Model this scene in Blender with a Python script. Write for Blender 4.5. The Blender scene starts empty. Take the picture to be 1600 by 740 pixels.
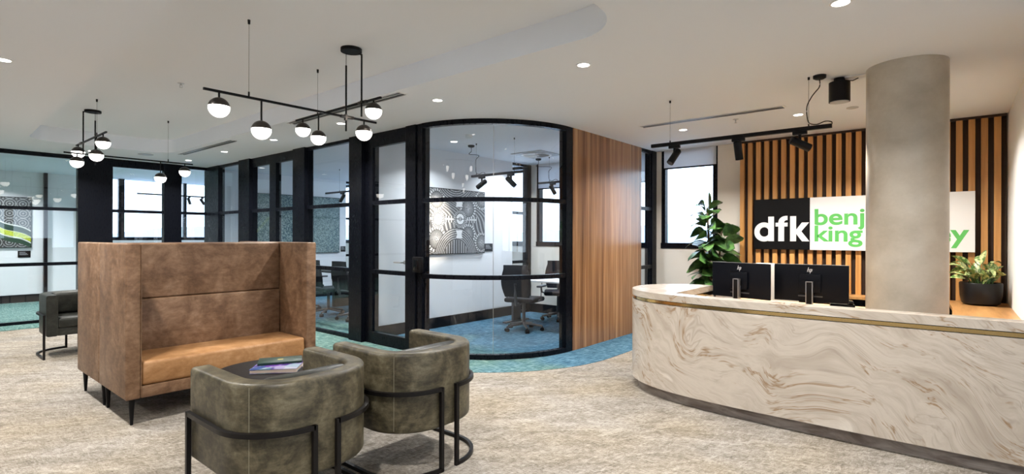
import bpy, bmesh, math, random
from mathutils import Vector, Matrix
from mathutils.geometry import tessellate_polygon
random.seed(7)
PI = math.pi
C = bpy.context.scene.collection
S = bpy.context.scene

# ------------------------------------------------------------------ camera
cam_d = bpy.data.cameras.new('camera')
cam_d.sensor_width = 36
cam_d.lens = 825 / 1600 * 36
cam_d.clip_end = 2000
cam_d.clip_start = 0.05
cam = bpy.data.objects.new('camera', cam_d)
C.objects.link(cam)
HEAD = math.atan2(825, 687)                      # angle from the view direction to world y
cam.matrix_world = (Matrix.Translation((0, 0, 1.40)) @ Matrix.Rotation(-HEAD, 4, 'Z')
                    @ Matrix.Rotation(PI / 2, 4, 'X') @ Matrix.Rotation(0.0025, 4, 'Z'))
S.camera = cam

# ------------------------------------------------------------------ world, exposure
S.view_settings.view_transform = 'Standard'
S.view_settings.look = 'None'
S.view_settings.exposure = 0.0
S.view_settings.gamma = 1.0
S.view_settings.use_curve_mapping = False
w = bpy.data.worlds.new('world'); S.world = w; w.use_nodes = True
nt = w.node_tree; bg = nt.nodes['Background']
tc = nt.nodes.new('ShaderNodeTexCoord'); sp = nt.nodes.new('ShaderNodeSeparateXYZ')
rp = nt.nodes.new('ShaderNodeValToRGB')
nt.links.new(tc.outputs['Generated'], sp.inputs[0]); nt.links.new(sp.outputs['Z'], rp.inputs[0])
nt.links.new(rp.outputs[0], bg.inputs['Color'])
rp.color_ramp.elements[0].position = 0.0; rp.color_ramp.elements[0].color = (0.70, 0.85, 1.0, 1)
rp.color_ramp.elements[1].position = 0.5; rp.color_ramp.elements[1].color = (0.62, 0.78, 1.0, 1)
WORLD = 4.6
bg.inputs['Strength'].default_value = WORLD
S.cycles.max_bounces = 9
S.cycles.diffuse_bounces = 5
S.cycles.glossy_bounces = 4
S.cycles.transparent_max_bounces = 24
S.cycles.use_denoising = True
S.cycles.sample_clamp_indirect = 6
S.cycles.caustics_reflective = False
S.cycles.caustics_refractive = False
LAMP = 1.75
WARM = (1.0, 0.975, 0.945)

def area_down(x, y, z, power, r=0.06, col=WARM, spread=2.3):
    l = bpy.data.lights.new('ceiling_and_fill_light', 'AREA')
    l.shape = 'DISK'; l.size = r * 2; l.energy = power * LAMP; l.color = col; l.spread = spread
    o = bpy.data.objects.new('ceiling_and_fill_light', l); C.objects.link(o)
    o.location = (x, y, z)
    return o

ZC = 2.745          # ceiling
ZR = 2.95           # recess
ROWX = 3.52
MAIN = [(ROWX, y) for y in (0.49, 2.21, 3.89, 5.58, 7.25, 8.88, 10.4)]
for x, y in MAIN: area_down(x, y, ZC - 0.012, 24)
for x, y in [(0.61, 5.57), (0.61, 3.9), (0.61, 7.25), (0.61, 8.95), (-0.6, 0.49), (1.6, -1.0), (0.61, 1.4), (-1.8, 3.9), (-1.8, 7.2), (2.1, 10.4)]:
    area_down(x, y, ZC - 0.012, 24)  # some have no fitting: unseen lamps added to light the lobby
for x, y in [(6.43, 1.29), (6.43, 2.58), (6.43, 0.45)]: area_down(x, y, ZC - 0.012, 25)
for x, y in [(5.2, 5.4), (6.9, 5.6), (6.9, 4.3), (5.5, 7.6), (5.5, 9.6), (7.0, 7.6), (7.0, 9.6), (0.8, 12.3), (1.5, 14.1), (2.6, 12.6), (4.2, 12.6), (5.4, 13.0)]:
    area_down(x, y, ZC - 0.012, 26 if y > 11 else 14, col=(0.90, 0.95, 1.0) if y > 11 else (0.84, 0.92, 1.0))  # added room lamps, few with fittings; cool colour stands in for daylight

# ------------------------------------------------------------------ materials
def newmat(name):
    m = bpy.data.materials.new(name); m.use_nodes = True
    return m, m.node_tree, m.node_tree.nodes['Principled BSDF']
def plain(name, col, rough=0.5, metal=0.0, spec=0.5, em=None, es=0):
    m, t, b = newmat(name)
    b.inputs['Base Color'].default_value = (*col, 1)
    b.inputs['Roughness'].default_value = rough
    b.inputs['Metallic'].default_value = metal
    b.inputs['Specular IOR Level'].default_value = spec
    if em:
        b.inputs['Emission Color'].default_value = (*em, 1); b.inputs['Emission Strength'].default_value = es
    n = t.nodes.new('ShaderNodeTexNoise'); n.inputs['Scale'].default_value = 40
    mr = t.nodes.new('ShaderNodeMapRange'); mr.inputs['To Min'].default_value = max(0, rough - 0.04); mr.inputs['To Max'].default_value = min(1, rough + 0.04)
    t.links.new(n.outputs['Fac'], mr.inputs['Value']); t.links.new(mr.outputs[0], b.inputs['Roughness'])
    return m
class NT:
    def __init__(s, name):
        s.m, s.t, s.b = newmat(name)
        s.co = s.t.nodes.new('ShaderNodeTexCoord').outputs['Object']
    def mapping(s, scale=(1, 1, 1), rot=(0, 0, 0), src=None, loc=(0, 0, 0)):
        n = s.t.nodes.new('ShaderNodeMapping'); n.inputs['Scale'].default_value = scale; n.inputs['Rotation'].default_value = rot
        n.inputs['Location'].default_value = loc
        s.t.links.new(src or s.co, n.inputs[0]); return n.outputs[0]
    def mapr(s, rot, scale, src=None, loc=(0, 0, 0)):
        return s.mapping(scale, (0, 0, 0), s.mapping((1, 1, 1), rot, src), loc)
    def noise(s, vec, scale, detail=3, rough=0.5, dist=0.0, col=False):
        n = s.t.nodes.new('ShaderNodeTexNoise'); n.inputs['Scale'].default_value = scale
        n.inputs['Detail'].default_value = detail; n.inputs['Roughness'].default_value = rough; n.inputs['Distortion'].default_value = dist
        s.t.links.new(vec, n.inputs['Vector']); return n.outputs['Color' if col else 'Fac']
    def voronoi(s, vec, scale, feature='F1', out='Distance'):
        n = s.t.nodes.new('ShaderNodeTexVoronoi'); n.feature = feature; n.inputs['Scale'].default_value = scale
        s.t.links.new(vec, n.inputs['Vector']); return n.outputs[out]
    def ramp(s, fac, stops, interp='LINEAR'):
        n = s.t.nodes.new('ShaderNodeValToRGB'); e = n.color_ramp.elements; n.color_ramp.interpolation = interp
        while len(e) < len(stops): e.new(0.5)
        for k, (p, c) in enumerate(stops):
            e[k].position = p; e[k].color = (*c, 1) if len(c) == 3 else c
        s.t.links.new(fac, n.inputs[0]); return n.outputs[0]
    def mix(s, fac, a, b, mode='MIX'):
        n = s.t.nodes.new('ShaderNodeMix'); n.data_type = 'RGBA'; n.blend_type = mode
        for k, v in ((0, fac), (6, a), (7, b)):
            if isinstance(v, (int, float)): n.inputs[k].default_value = v
            elif isinstance(v, tuple): n.inputs[k].default_value = (*v, 1)
            else: s.t.links.new(v, n.inputs[k])
        return n.outputs[2]
    def add_vec(s, a, b, scale):
        m_ = s.t.nodes.new('ShaderNodeVectorMath'); m_.operation = 'MULTIPLY_ADD'
        s.t.links.new(b, m_.inputs[0]); m_.inputs[1].default_value = (scale,) * 3; s.t.links.new(a, m_.inputs[2]); return m_.outputs[0]
    def math(s, op, a, b=0.0):
        n = s.t.nodes.new('ShaderNodeMath'); n.operation = op
        for k, v in ((0, a), (1, b)):
            if isinstance(v, (int, float)): n.inputs[k].default_value = v
            else: s.t.links.new(v, n.inputs[k])
        return n.outputs[0]
    def bump(s, h, strength=0.3, dist=0.01):
        n = s.t.nodes.new('ShaderNodeBump'); n.inputs['Strength'].default_value = strength; n.inputs['Distance'].default_value = dist
        s.t.links.new(h, n.inputs['Height']); s.t.links.new(n.outputs[0], s.b.inputs['Normal'])
    def done(s, col, rough=0.5, metal=0.0, spec=0.5):
        s.t.links.new(col, s.b.inputs['Base Color'])
        if isinstance(rough, (int, float)): s.b.inputs['Roughness'].default_value = rough
        else: s.t.links.new(rough, s.b.inputs['Roughness'])
        s.b.inputs['Metallic'].default_value = metal; s.b.inputs['Specular IOR Level'].default_value = spec
        return s.m

M = {}
M['ceiling'] = plain('ceiling_paint', (0.84, 0.865, 0.90), 0.8, spec=0.2)
M['white_wall'] = plain('wall_paint', (0.80, 0.79, 0.77), 0.75, spec=0.25)
M['cream_wall'] = plain('cream_paint', (0.80, 0.74, 0.65), 0.75, spec=0.25)
M['black_metal'] = plain('black_metal', (0.0035, 0.004, 0.0065), 0.28, 0.0, 0.13)
M['dark_tube'] = plain('dark_bronze_tube', (0.006, 0.005, 0.005), 0.36, 0.0, 0.22)
M['fixture'] = plain('matt_black_fixture', (0.006, 0.0055, 0.006), 0.42, spec=0.15)
M['globe_cap'] = plain('dark_bronze_cap', (0.05, 0.043, 0.038), 0.3, 0.6)
M['skirting'] = plain('black_skirting', (0.007, 0.007, 0.009), 0.4, spec=0.15)
M['brass'] = plain('polished_brass', (0.80, 0.58, 0.26), 0.16, 1.0)
M['steel'] = plain('brushed_steel', (0.6, 0.6, 0.6), 0.3, 1.0)
M['white_plastic'] = plain('white_plastic', (0.85, 0.85, 0.84), 0.45)
M['grille'] = plain('grille_grey', (0.42, 0.42, 0.42), 0.4)
M['monitor'] = plain('monitor_plastic', (0.004, 0.005, 0.009), 0.4, spec=0.14)
M['silver'] = plain('silver_plastic', (0.35, 0.35, 0.37), 0.35, 0.6)
M['logo'] = plain('logo_silver', (0.85, 0.85, 0.85), 0.3)
M['pot'] = plain('black_pot', (0.008, 0.0075, 0.008), 0.38, spec=0.3)
M['table_top'] = plain('dark_table', (0.006, 0.005, 0.005), 0.4, spec=0.12)
M['soil'] = plain('soil', (0.04, 0.028, 0.02), 0.9)
M['black_mesh'] = plain('black_chair_fabric', (0.010, 0.010, 0.014), 0.6, spec=0.2)
M['grey_plastic'] = plain('grey_plastic', (0.06, 0.06, 0.066), 0.4)
M['cream_seat'] = plain('cream_upholstery', (0.62, 0.57, 0.50), 0.7)
M['sign_black'] = plain('sign_black', (0.005, 0.0045, 0.0045), 0.4, spec=0.15)
M['sign_white'] = plain('sign_white', (0.78, 0.76, 0.73), 0.35)
M['sign_green'] = plain('sign_green', (0.10, 0.42, 0.09), 0.4)
M['desk_white'] = plain('white_laminate', (0.80, 0.80, 0.80), 0.4)
M['leather_dark'] = plain('dark_leather', (0.035, 0.037, 0.030), 0.42)
M['book_green'] = plain('book_green', (0.012, 0.035, 0.025), 0.4)
M['paper'] = plain('paper_edge', (0.70, 0.55, 0.45), 0.7)
M['gold_print'] = plain('gold_print', (0.35, 0.30, 0.10), 0.4)
M['bark'] = plain('bark', (0.10, 0.065, 0.04), 0.8)
M['black_gloss'] = plain('black_gloss', (0.004, 0.004, 0.005), 0.15, spec=0.2)
M['lamp_glow'] = plain('downlight_glow', (0.9, 0.9, 0.9), 0.5, em=(1, 0.95, 0.87), es=14)
M['globe_glow'] = plain('opal_glass', (0.9, 0.9, 0.88), 0.25, em=(1, 0.94, 0.85), es=7)
M['ground'] = plain('hazy_land', (0.50, 0.53, 0.56), 0.9)  # distance haze is put into the pale land and hill colours
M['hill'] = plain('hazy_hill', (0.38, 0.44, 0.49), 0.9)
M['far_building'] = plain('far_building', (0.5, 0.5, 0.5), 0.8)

def translucent(name, col):
    m, t, b = newmat(name); out = t.nodes['Material Output']; b.inputs['Base Color'].default_value = (*col, 1); b.inputs['Roughness'].default_value = 0.9
    tr = t.nodes.new('ShaderNodeBsdfTranslucent'); tr.inputs[0].default_value = (*col, 1); mx = t.nodes.new('ShaderNodeMixShader'); mx.inputs[0].default_value = 0.35
    t.links.new(b.outputs[0], mx.inputs[1]); t.links.new(tr.outputs[0], mx.inputs[2]); t.links.new(mx.outputs[0], out.inputs[0]); return m
M['blind'] = translucent('blind_fabric', (0.82, 0.83, 0.85))
# glass
def glass(name, tint=(0.955, 0.97, 0.985), gain=1.0):
    m = bpy.data.materials.new(name); m.use_nodes = True; t = m.node_tree
    t.nodes.clear(); out = t.nodes.new('ShaderNodeOutputMaterial'); mx = t.nodes.new('ShaderNodeMixShader')
    tr = t.nodes.new('ShaderNodeBsdfTransparent'); gl = t.nodes.new('ShaderNodeBsdfGlossy')
    lw = t.nodes.new('ShaderNodeLayerWeight'); lw.inputs['Blend'].default_value = 0.5; ge = t.nodes.new('ShaderNodeNewGeometry')
    def mth(op, a, b):
        q_ = t.nodes.new('ShaderNodeMath'); q_.operation = op
        for k_, v_ in ((0, a), (1, b)):
            if isinstance(v_, (int, float)): q_.inputs[k_].default_value = v_
            else: t.links.new(v_, q_.inputs[k_])
        return q_.outputs[0]
    fac = mth('MULTIPLY', mth('ADD', mth('MULTIPLY', mth('POWER', lw.outputs['Facing'], 5.0), 0.90), 0.058), mth('SUBTRACT', 1.0, ge.outputs['Backfacing']))
    tr.inputs[0].default_value = (*tint, 1); gl.inputs['Roughness'].default_value = 0.0
    gl.inputs['Color'].default_value = (gain, gain, gain, 1)
    t.links.new(fac, mx.inputs[0]); t.links.new(tr.outputs[0], mx.inputs[1]); t.links.new(gl.outputs[0], mx.inputs[2])
    t.links.new(mx.outputs[0], out.inputs[0]); return m
M['glass'] = glass('clear_glass')

# beige carpet
n = NT('beige_carpet')
a = n.noise(n.mapr((0, 0, 0.2), (14, 40, 1)), 1.0, 3, 0.6, 1.6); b_ = n.noise(n.mapr((0, 0, 1.5), (14, 44, 1)), 1.0, 3, 0.6, 1.6)
wide = n.noise(n.mapr((0, 0, 0.75), (2.2, 7, 1)), 1.0, 3, 0.6, 1.2)
s1 = n.math('ADD', n.math('MULTIPLY', n.math('ADD', a, b_), 0.36), n.math('MULTIPLY', wide, 0.28))
fine = n.noise(n.mapping((190, 190, 1)), 1.0, 2, 0.7)
big = n.noise(n.co, 1.1, 2)
f = n.math('ADD', n.math('MULTIPLY', s1, 0.72), n.math('MULTIPLY', fine, 0.28))
col = n.ramp(f, [(0.38, (0.095, 0.079, 0.061)), (0.47, (0.20, 0.176, 0.147)), (0.54, (0.30, 0.272, 0.236)), (0.63, (0.43, 0.395, 0.352))])
col = n.mix(n.ramp(big, [(0.4, (0, 0, 0)), (0.65, (1, 1, 1))]), col, n.mix(1.0, col, (1.0, 0.95, 0.85), 'MULTIPLY'))
n.bump(fine, 0.5, 0.006)
M['carpet'] = n.done(col, 0.95, spec=0.1)
# teal carpet
n = NT('teal_carpet')
a = n.noise(n.mapr((0, 0, 0.1), (8, 45, 1)), 1.0, 3, 0.6, 0.6); b_ = n.noise(n.mapr((0, 0, 1.6), (8, 45, 1)), 1.0, 3, 0.6, 0.6)
fine = n.noise(n.mapping((150, 150, 1)), 1.0, 2, 0.7)
f = n.math('ADD', n.math('MULTIPLY', n.math('ADD', a, b_), 0.38), n.math('MULTIPLY', fine, 0.24))
tealc = n.ramp(f, [(0.38, (0.022, 0.075, 0.070)), (0.50, (0.085, 0.155, 0.135)), (0.62, (0.23, 0.32, 0.27))])
bluec = n.ramp(f, [(0.38, (0.018, 0.060, 0.090)), (0.50, (0.055, 0.130, 0.19)), (0.62, (0.16, 0.285, 0.36))])
sx_ = n.t.nodes.new('ShaderNodeSeparateXYZ'); n.t.links.new(n.co, sx_.inputs[0])
zf = n.math('ADD', n.math('MULTIPLY', sx_.outputs[0], 0.22), n.math('MULTIPLY', n.noise(n.co, 0.9, 2, 0.5), 0.8))
zone = n.ramp(n.math('SUBTRACT', zf, 0.9), [(0.42, (0, 0, 0)), (0.62, (1, 1, 1))])
n.bump(fine, 0.4, 0.005)
M['teal'] = n.done(n.mix(zone, tealc, bluec), 0.95, spec=0.1)

# marble-like solid surface
n = NT('swirled_stone')
rot = n.mapping((1, 1, 1), (-0.38, 0, 0))
wA = n.noise(rot, 0.85, 2, 0.5, col=True)
vA = n.add_vec(rot, wA, 1.15)
wB = n.noise(vA, 2.3, 2, 0.5, col=True)
vB = n.add_vec(vA, wB, 0.30)
flow = n.noise(n.mapping((1.3, 0.9, 5.5), (0, 0, 0), vB), 1.0, 7, 0.68)
soft = n.noise(rot, 1.6, 3, 0.6)
flow = n.math('ADD', n.math('MULTIPLY', flow, 0.62), n.math('MULTIPLY', soft, 0.38))
colr = n.ramp(flow, [(0.34, (0.37, 0.31, 0.25)), (0.44, (0.47, 0.405, 0.335)), (0.51, (0.55, 0.485, 0.41)), (0.56, (0.485, 0.42, 0.35)), (0.64, (0.65, 0.59, 0.515))])
fl2 = n.noise(n.mapping((3, 2.2, 30), (0, 0, 0), vB, (3, 1, 7)), 1.0, 4, 0.65)
colr = n.mix(n.math('MULTIPLY', n.ramp(fl2, [(0.50, (0, 0, 0)), (0.66, (1, 1, 1))]), 0.36), colr, (0.37, 0.305, 0.245))
ln_ = n.noise(n.mapping((1.5, 1.3, 12), (0, 0, 0), vB, (4, 2, 1)), 1.0, 3, 0.6)
lr = n.ramp(ln_, [(0.482, (0, 0, 0)), (0.5, (1, 1, 1)), (0.518, (0, 0, 0))])
msk2 = n.ramp(n.noise(rot, 2.0, 2, 0.5), [(0.46, (0, 0, 0)), (0.58, (1, 1, 1))])
colr = n.mix(n.math('MULTIPLY', n.math('MULTIPLY', lr, msk2), 0.5), colr, (0.30, 0.24, 0.19))
vn = n.noise(n.mapping((1.5, 1.8, 13.0), (0, 0, 0), vB, (9, 3, 2)), 1.0, 4, 0.65)
vr = n.ramp(vn, [(0.468, (0, 0, 0)), (0.5, (1, 1, 1)), (0.532, (0, 0, 0))])
msk = n.ramp(n.noise(n.mapping((1, 1, 2.0), (0, 0, 0), vA), 3.4, 3, 0.6), [(0.52, (0, 0, 0)), (0.60, (1, 1, 1))])
colr = n.mix(n.math('MULTIPLY', n.math('MULTIPLY', vr, msk), 0.9), colr, (0.27, 0.165, 0.08))
M['marble'] = n.done(colr, 0.27, spec=0.4)
n2 = NT('dark_stone_plinth')
nn = n2.noise(n2.mapping((1, 1.5, 7), (0.3, 0, 0)), 1.6, 5, 0.6, 1.6)
M['plinth'] = n2.done(n2.ramp(nn, [(0.35, (0.14, 0.105, 0.085)), (0.5, (0.23, 0.19, 0.165)), (0.65, (0.33, 0.285, 0.25))]), 0.4)

# concrete
n = NT('concrete')
a = n.noise(n.mapping((1, 1, 1.3)), 2.2, 5, 0.6); b_ = n.noise(n.co, 55, 3, 0.7)
pits = n.ramp(n.voronoi(n.co, 26), [(0.035, (1, 1, 1)), (0.06, (0, 0, 0))])
colr = n.ramp(a, [(0.3, (0.40, 0.35, 0.275)), (0.5, (0.51, 0.455, 0.37)), (0.7, (0.61, 0.56, 0.475))])
colr = n.mix(n.math('MULTIPLY', b_, 0.16), colr, (0.16, 0.14, 0.12))
colr = n.mix(n.math('MULTIPLY', pits, 0.35), colr, (0.16, 0.14, 0.11))
n.bump(b_, 0.12, 0.004)
M['concrete'] = n.done(colr, 0.30, spec=0.45)

def wood(name, stops, sc=(40, 40, 1.2), rough=0.38, plank=None, spec=0.5):
    n = NT(name)
    g = n.noise(n.mapping(sc), 1.0, 5, 0.65, 0.6)
    g2 = n.noise(n.mapping(tuple(q * 0.28 for q in sc)), 1.0, 3, 0.5, 0.3)
    f = n.math('ADD', n.math('MULTIPLY', g, 0.5), n.math('MULTIPLY', g2, 0.5))
    col = n.ramp(f, stops)
    if plank:
        v = n.t.nodes.new('ShaderNodeTexWhiteNoise'); v.noise_dimensions = '1D'
        s_ = n.t.nodes.new('ShaderNodeSeparateXYZ'); n.t.links.new(n.co, s_.inputs[0])
        q = n.math('FLOOR', n.math('MULTIPLY', s_.outputs[plank[0]], plank[1])); n.t.links.new(q, v.inputs['W'])
        shade = n.ramp(v.outputs['Value'], [(0, (0.80, 0.78, 0.76)), (1, (1.12, 1.12, 1.12))])
        col = n.mix(1.0, col, shade, 'MULTIPLY')
    return n.done(col, rough, spec=spec)
M['veneer'] = wood('walnut_veneer', [(0.36, (0.12, 0.050, 0.020)), (0.48, (0.24, 0.115, 0.050)), (0.58, (0.36, 0.19, 0.088)), (0.68, (0.47, 0.28, 0.15))], plank=('X', 11.3), rough=0.27, sc=(55, 55, 0.9))
M['slat'] = wood('oak_slat', [(0.35, (0.42, 0.19, 0.050)), (0.5, (0.58, 0.285, 0.085)), (0.65, (0.70, 0.38, 0.13))], plank=('Y', 9.47), rough=0.42)
M['bench'] = wood('oak_bench', [(0.35, (0.30, 0.14, 0.045)), (0.5, (0.43, 0.22, 0.075)), (0.65, (0.52, 0.29, 0.11))], sc=(2, 24, 24), rough=0.35)
M['worktop'] = wood('oak_worktop', [(0.35, (0.5, 0.31, 0.13)), (0.65, (0.72, 0.5, 0.26))], sc=(24, 2, 24), rough=0.4)
M['slat_gap'] = plain('dark_backing', (0.038, 0.022, 0.015), 0.6, spec=0.2)

def leather(name, stops, sc=5.0, rough=0.5, bumpy=0.15):
    n = NT(name)
    a = n.noise(n.co, sc, 5, 0.68, 0.5); b_ = n.noise(n.mapping((1, 1, 2.2)), sc * 3.3, 4, 0.7)
    f = n.math('ADD', n.math('MULTIPLY', a, 0.68), n.math('MULTIPLY', b_, 0.32))
    fine = n.noise(n.co, 240, 2)
    n.bump(fine, bumpy, 0.002)
    return n.done(n.ramp(f, stops), rough, spec=0.35)
M['tan'] = leather('tan_leather', [(0.33, (0.085, 0.042, 0.020)), (0.46, (0.155, 0.084, 0.044)), (0.56, (0.225, 0.130, 0.073)), (0.68, (0.32, 0.205, 0.13))])
M['tan_seat'] = leather('tan_seat_leather', [(0.33, (0.23, 0.105, 0.036)), (0.5, (0.36, 0.185, 0.075)), (0.68, (0.50, 0.29, 0.145))])
M['olive'] = leather('olive_leather', [(0.36, (0.020, 0.016, 0.009)), (0.47, (0.056, 0.046, 0.026)), (0.56, (0.102, 0.085, 0.050)), (0.67, (0.17, 0.146, 0.094))], 7.0, 0.42)
M['charcoal'] = leather('charcoal_leather', [(0.34, (0.008, 0.009, 0.007)), (0.5, (0.020, 0.021, 0.017)), (0.68, (0.045, 0.046, 0.038))], 7.0, 0.4)
def leafmat(name, c1, c2, sc=9, rough=0.35):
    n = NT(name); return n.done(n.ramp(n.noise(n.co, sc, 3, 0.6), [(0.42, c1), (0.60, c2)]), rough)
M['fig_leaf'] = leafmat('fig_leaf', (0.016, 0.050, 0.014), (0.075, 0.17, 0.04))
M['var_leaf'] = leafmat('variegated_leaf', (0.06, 0.16, 0.03), (0.62, 0.62, 0.28), 38)
n = NT('magazine_cover')
vz = n.voronoi(n.mapping((6, 6, 1)), 1.6, 'F1', 'Color')
M['magazine'] = n.done(n.mix(0.5, n.mix(0.78, vz, (0.02, 0.04, 0.22)), n.ramp(n.noise(n.co, 12, 2), [(0.45, (0.02, 0.03, 0.14)), (0.55, (0.45, 0.42, 0.50))])), 0.25)
# vertex coloured paint for the framed canvases
def paintmat(name):
    m, t, b = newmat(name); v = t.nodes.new('ShaderNodeVertexColor'); v.layer_name = 'paint'
    t.links.new(v.outputs[0], b.inputs['Base Color']); b.inputs['Roughness'].default_value = 0.55; return m
M['paint'] = paintmat('canvas_paint')

# ------------------------------------------------------------------ mesh helpers
class B:
    def __init__(s): s.b = bmesh.new()
    def _bev(s, geom_verts, r, seg=2):
        if r <= 0: return
        vs = set(geom_verts)
        ed = [e for e in s.b.edges if e.verts[0] in vs and e.verts[1] in vs]
        bmesh.ops.bevel(s.b, geom=ed, offset=r, segments=seg, profile=0.5, affect='EDGES')
    def box(s, x0, x1, y0, y1, z0, z1, r=0.0, seg=2, mx=None):
        vs = [s.b.verts.new((x, y, z)) for x in (x0, x1) for y in (y0, y1) for z in (z0, z1)]
        for f in ((0, 1, 3, 2), (4, 6, 7, 5), (0, 4, 5, 1), (2, 3, 7, 6), (0, 2, 6, 4), (1, 5, 7, 3)): s.b.faces.new([vs[i] for i in f])
        if mx is not None:
            for v in vs: v.co = mx @ v.co
        s._bev(vs, r, seg); return s
    def prism(s, poly, z0, z1, r=0.0, seg=2):
        a_ = sum(poly[i][0] * poly[(i + 1) % len(poly)][1] - poly[(i + 1) % len(poly)][0] * poly[i][1] for i in range(len(poly)))
        if a_ < 0: poly = poly[::-1]
        lo = [s.b.verts.new((x, y, z0)) for x, y in poly]; hi = [s.b.verts.new((x, y, z1)) for x, y in poly]
        k = len(poly)
        s.b.faces.new(lo[::-1]); s.b.faces.new(hi)
        for i in range(k): s.b.faces.new((lo[i], lo[(i + 1) % k], hi[(i + 1) % k], hi[i]))
        if r > 0:
            hs = set(hi) | set(lo)
            ed = [e for e in s.b.edges if e.verts[0] in hs and e.verts[1] in hs and abs(e.verts[0].co.z - e.verts[1].co.z) < 1e-6]
            bmesh.ops.bevel(s.b, geom=ed, offset=r, segments=seg, profile=0.5, affect='EDGES')
        return s
    def cone(s, p0, p1, r0, r1=None, seg=16, cap=True):
        if r1 is None: r1 = r0
        p0, p1 = Vector(p0), Vector(p1); d = (p1 - p0).normalized()
        u = d.orthogonal().normalized(); v = d.cross(u)
        A = [s.b.verts.new(p0 + (u * math.cos(t) + v * math.sin(t)) * r0) for t in [2 * PI * i / seg for i in range(seg)]]
        Bv = [s.b.verts.new(p1 + (u * math.cos(t) + v * math.sin(t)) * r1) for t in [2 * PI * i / seg for i in range(seg)]]
        for i in range(seg): s.b.faces.new((A[i], A[(i + 1) % seg], Bv[(i + 1) % seg], Bv[i]))
        if cap: s.b.faces.new(A[::-1]); s.b.faces.new(Bv)
        return s
    def lathe(s, prof, cx=0, cy=0, seg=32):
        rings = []
        for r, z in prof:
            if r < 1e-5: rings.append([s.b.verts.new((cx, cy, z))])
            else: rings.append([s.b.verts.new((cx + r * math.cos(2 * PI * i / seg), cy + r * math.sin(2 * PI * i / seg), z)) for i in range(seg)])
        for a_, c_ in zip(rings, rings[1:]):
            for i in range(seg):
                j = (i + 1) % seg
                if len(a_) == 1 and len(c_) == 1: continue
                if len(a_) == 1: s.b.faces.new((a_[0], c_[j], c_[i]))
                elif len(c_) == 1: s.b.faces.new((a_[i], a_[j], c_[0]))
                else: s.b.faces.new((a_[i], a_[j], c_[j], c_[i]))
        return s
    def sweep(s, path, prof, closed=False, up=Vector((0, 0, 1))):
        """path: 3D points; prof: 2D points (side, up) swept along the path with mitred corners."""
        P = [Vector(p) for p in path]; k = len(P); rings = []
        for i in range(k):
            if closed: d0 = (P[i] - P[i - 1]).normalized(); d1 = (P[(i + 1) % k] - P[i]).normalized()
            else:
                d0 = (P[i] - P[i - 1]).normalized() if i > 0 else (P[1] - P[0]).normalized()
                d1 = (P[i + 1] - P[i]).normalized() if i < k - 1 else d0
            d = (d0 + d1).normalized()
            side = d.cross(up)
            if side.length < 1e-4: side = d.orthogonal()
            side.normalize(); upv = side.cross(d).normalized()
            m_ = 1 / max(0.35, math.sqrt((1 + d0.dot(d1)) / 2))
            bend = (d1 - d0)
            rr = []
            for a_, c_ in prof:
                off = side * a_ + upv * c_
                if bend.length > 1e-4:
                    bn = bend.normalized(); off = off + bn * off.dot(bn) * (m_ - 1)
                rr.append(s.b.verts.new(P[i] + off))
            rings.append(rr)
        q = len(prof); rng = range(k if closed else k - 1)
        for i in rng:
            a_, c_ = rings[i], rings[(i + 1) % k]
            for j in range(q): s.b.faces.new((a_[j], a_[(j + 1) % q], c_[(j + 1) % q], c_[j]))
        if not closed:
            s.b.faces.new(rings[0]); s.b.faces.new(rings[-1][::-1])
        return s
    def tube(s, path, r, seg=8, closed=False):
        return s.sweep(path, [(r * math.cos(2 * PI * i / seg), r * math.sin(2 * PI * i / seg)) for i in range(seg)], closed)
    def quad(s, pts):
        s.b.faces.new([s.b.verts.new(p) for p in pts]); return s
    def build(s, name, mat, parent=None, smooth=True, kind=None):
        bmesh.ops.recalc_face_normals(s.b, faces=s.b.faces)
        me = bpy.data.meshes.new(name); s.b.to_mesh(me); s.b.free()
        me.materials.append(M[mat] if isinstance(mat, str) else mat)
        if smooth:
            me.shade_smooth()
            try: me.set_sharp_from_angle(angle=math.radians(38))
            except Exception: pass
        o = bpy.data.objects.new(name, me); C.objects.link(o)
        if parent is not None: o.parent = parent
        if kind: o['kind'] = kind
        return o
def thing(name, label, cat, loc=(0, 0, 0), rz=0.0, group=None):
    o = bpy.data.objects.new(name, None); C.objects.link(o); o.empty_display_size = 0.1
    o.location = loc; o.rotation_euler = (0, 0, rz); o['label'] = label; o['category'] = cat
    if group: o['group'] = group
    return o
def tag(o, label, cat, group=None):
    o['label'] = label; o['category'] = cat
    if group: o['group'] = group
    return o
def struct(name):
    o = bpy.data.objects.new(name, None); C.objects.link(o); o['kind'] = 'structure'; return o
def kids(o): return [c for c in bpy.data.objects if c.parent == o]
def dup(root, loc, rz, label, group=None):
    def cp(o, par):
        c = o.copy(); C.objects.link(c); c.parent = par
        for ch in kids(o): cp(ch, c)
        return c
    r = cp(root, None); r.location = loc; r.rotation_euler = (0, 0, rz); r['label'] = label
    if group: r['group'] = group
    return r
def rrect(wd, ht, r, seg=4):
    out = []
    for cx, cy, a0 in ((wd / 2 - r, ht / 2 - r, 0), (-wd / 2 + r, ht / 2 - r, 90), (-wd / 2 + r, -ht / 2 + r, 180), (wd / 2 - r, -ht / 2 + r, 270)):
        for i in range(seg + 1):
            a_ = math.radians(a0 + 90 * i / seg); out.append((cx + r * math.cos(a_), cy + r * math.sin(a_)))
    return out
def arc(cx, cy, r, a0, a1, k):
    return [(cx + r * math.cos(math.radians(a0 + (a1 - a0) * i / k)), cy + r * math.sin(math.radians(a0 + (a1 - a0) * i / k))) for i in range(k + 1)]

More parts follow.
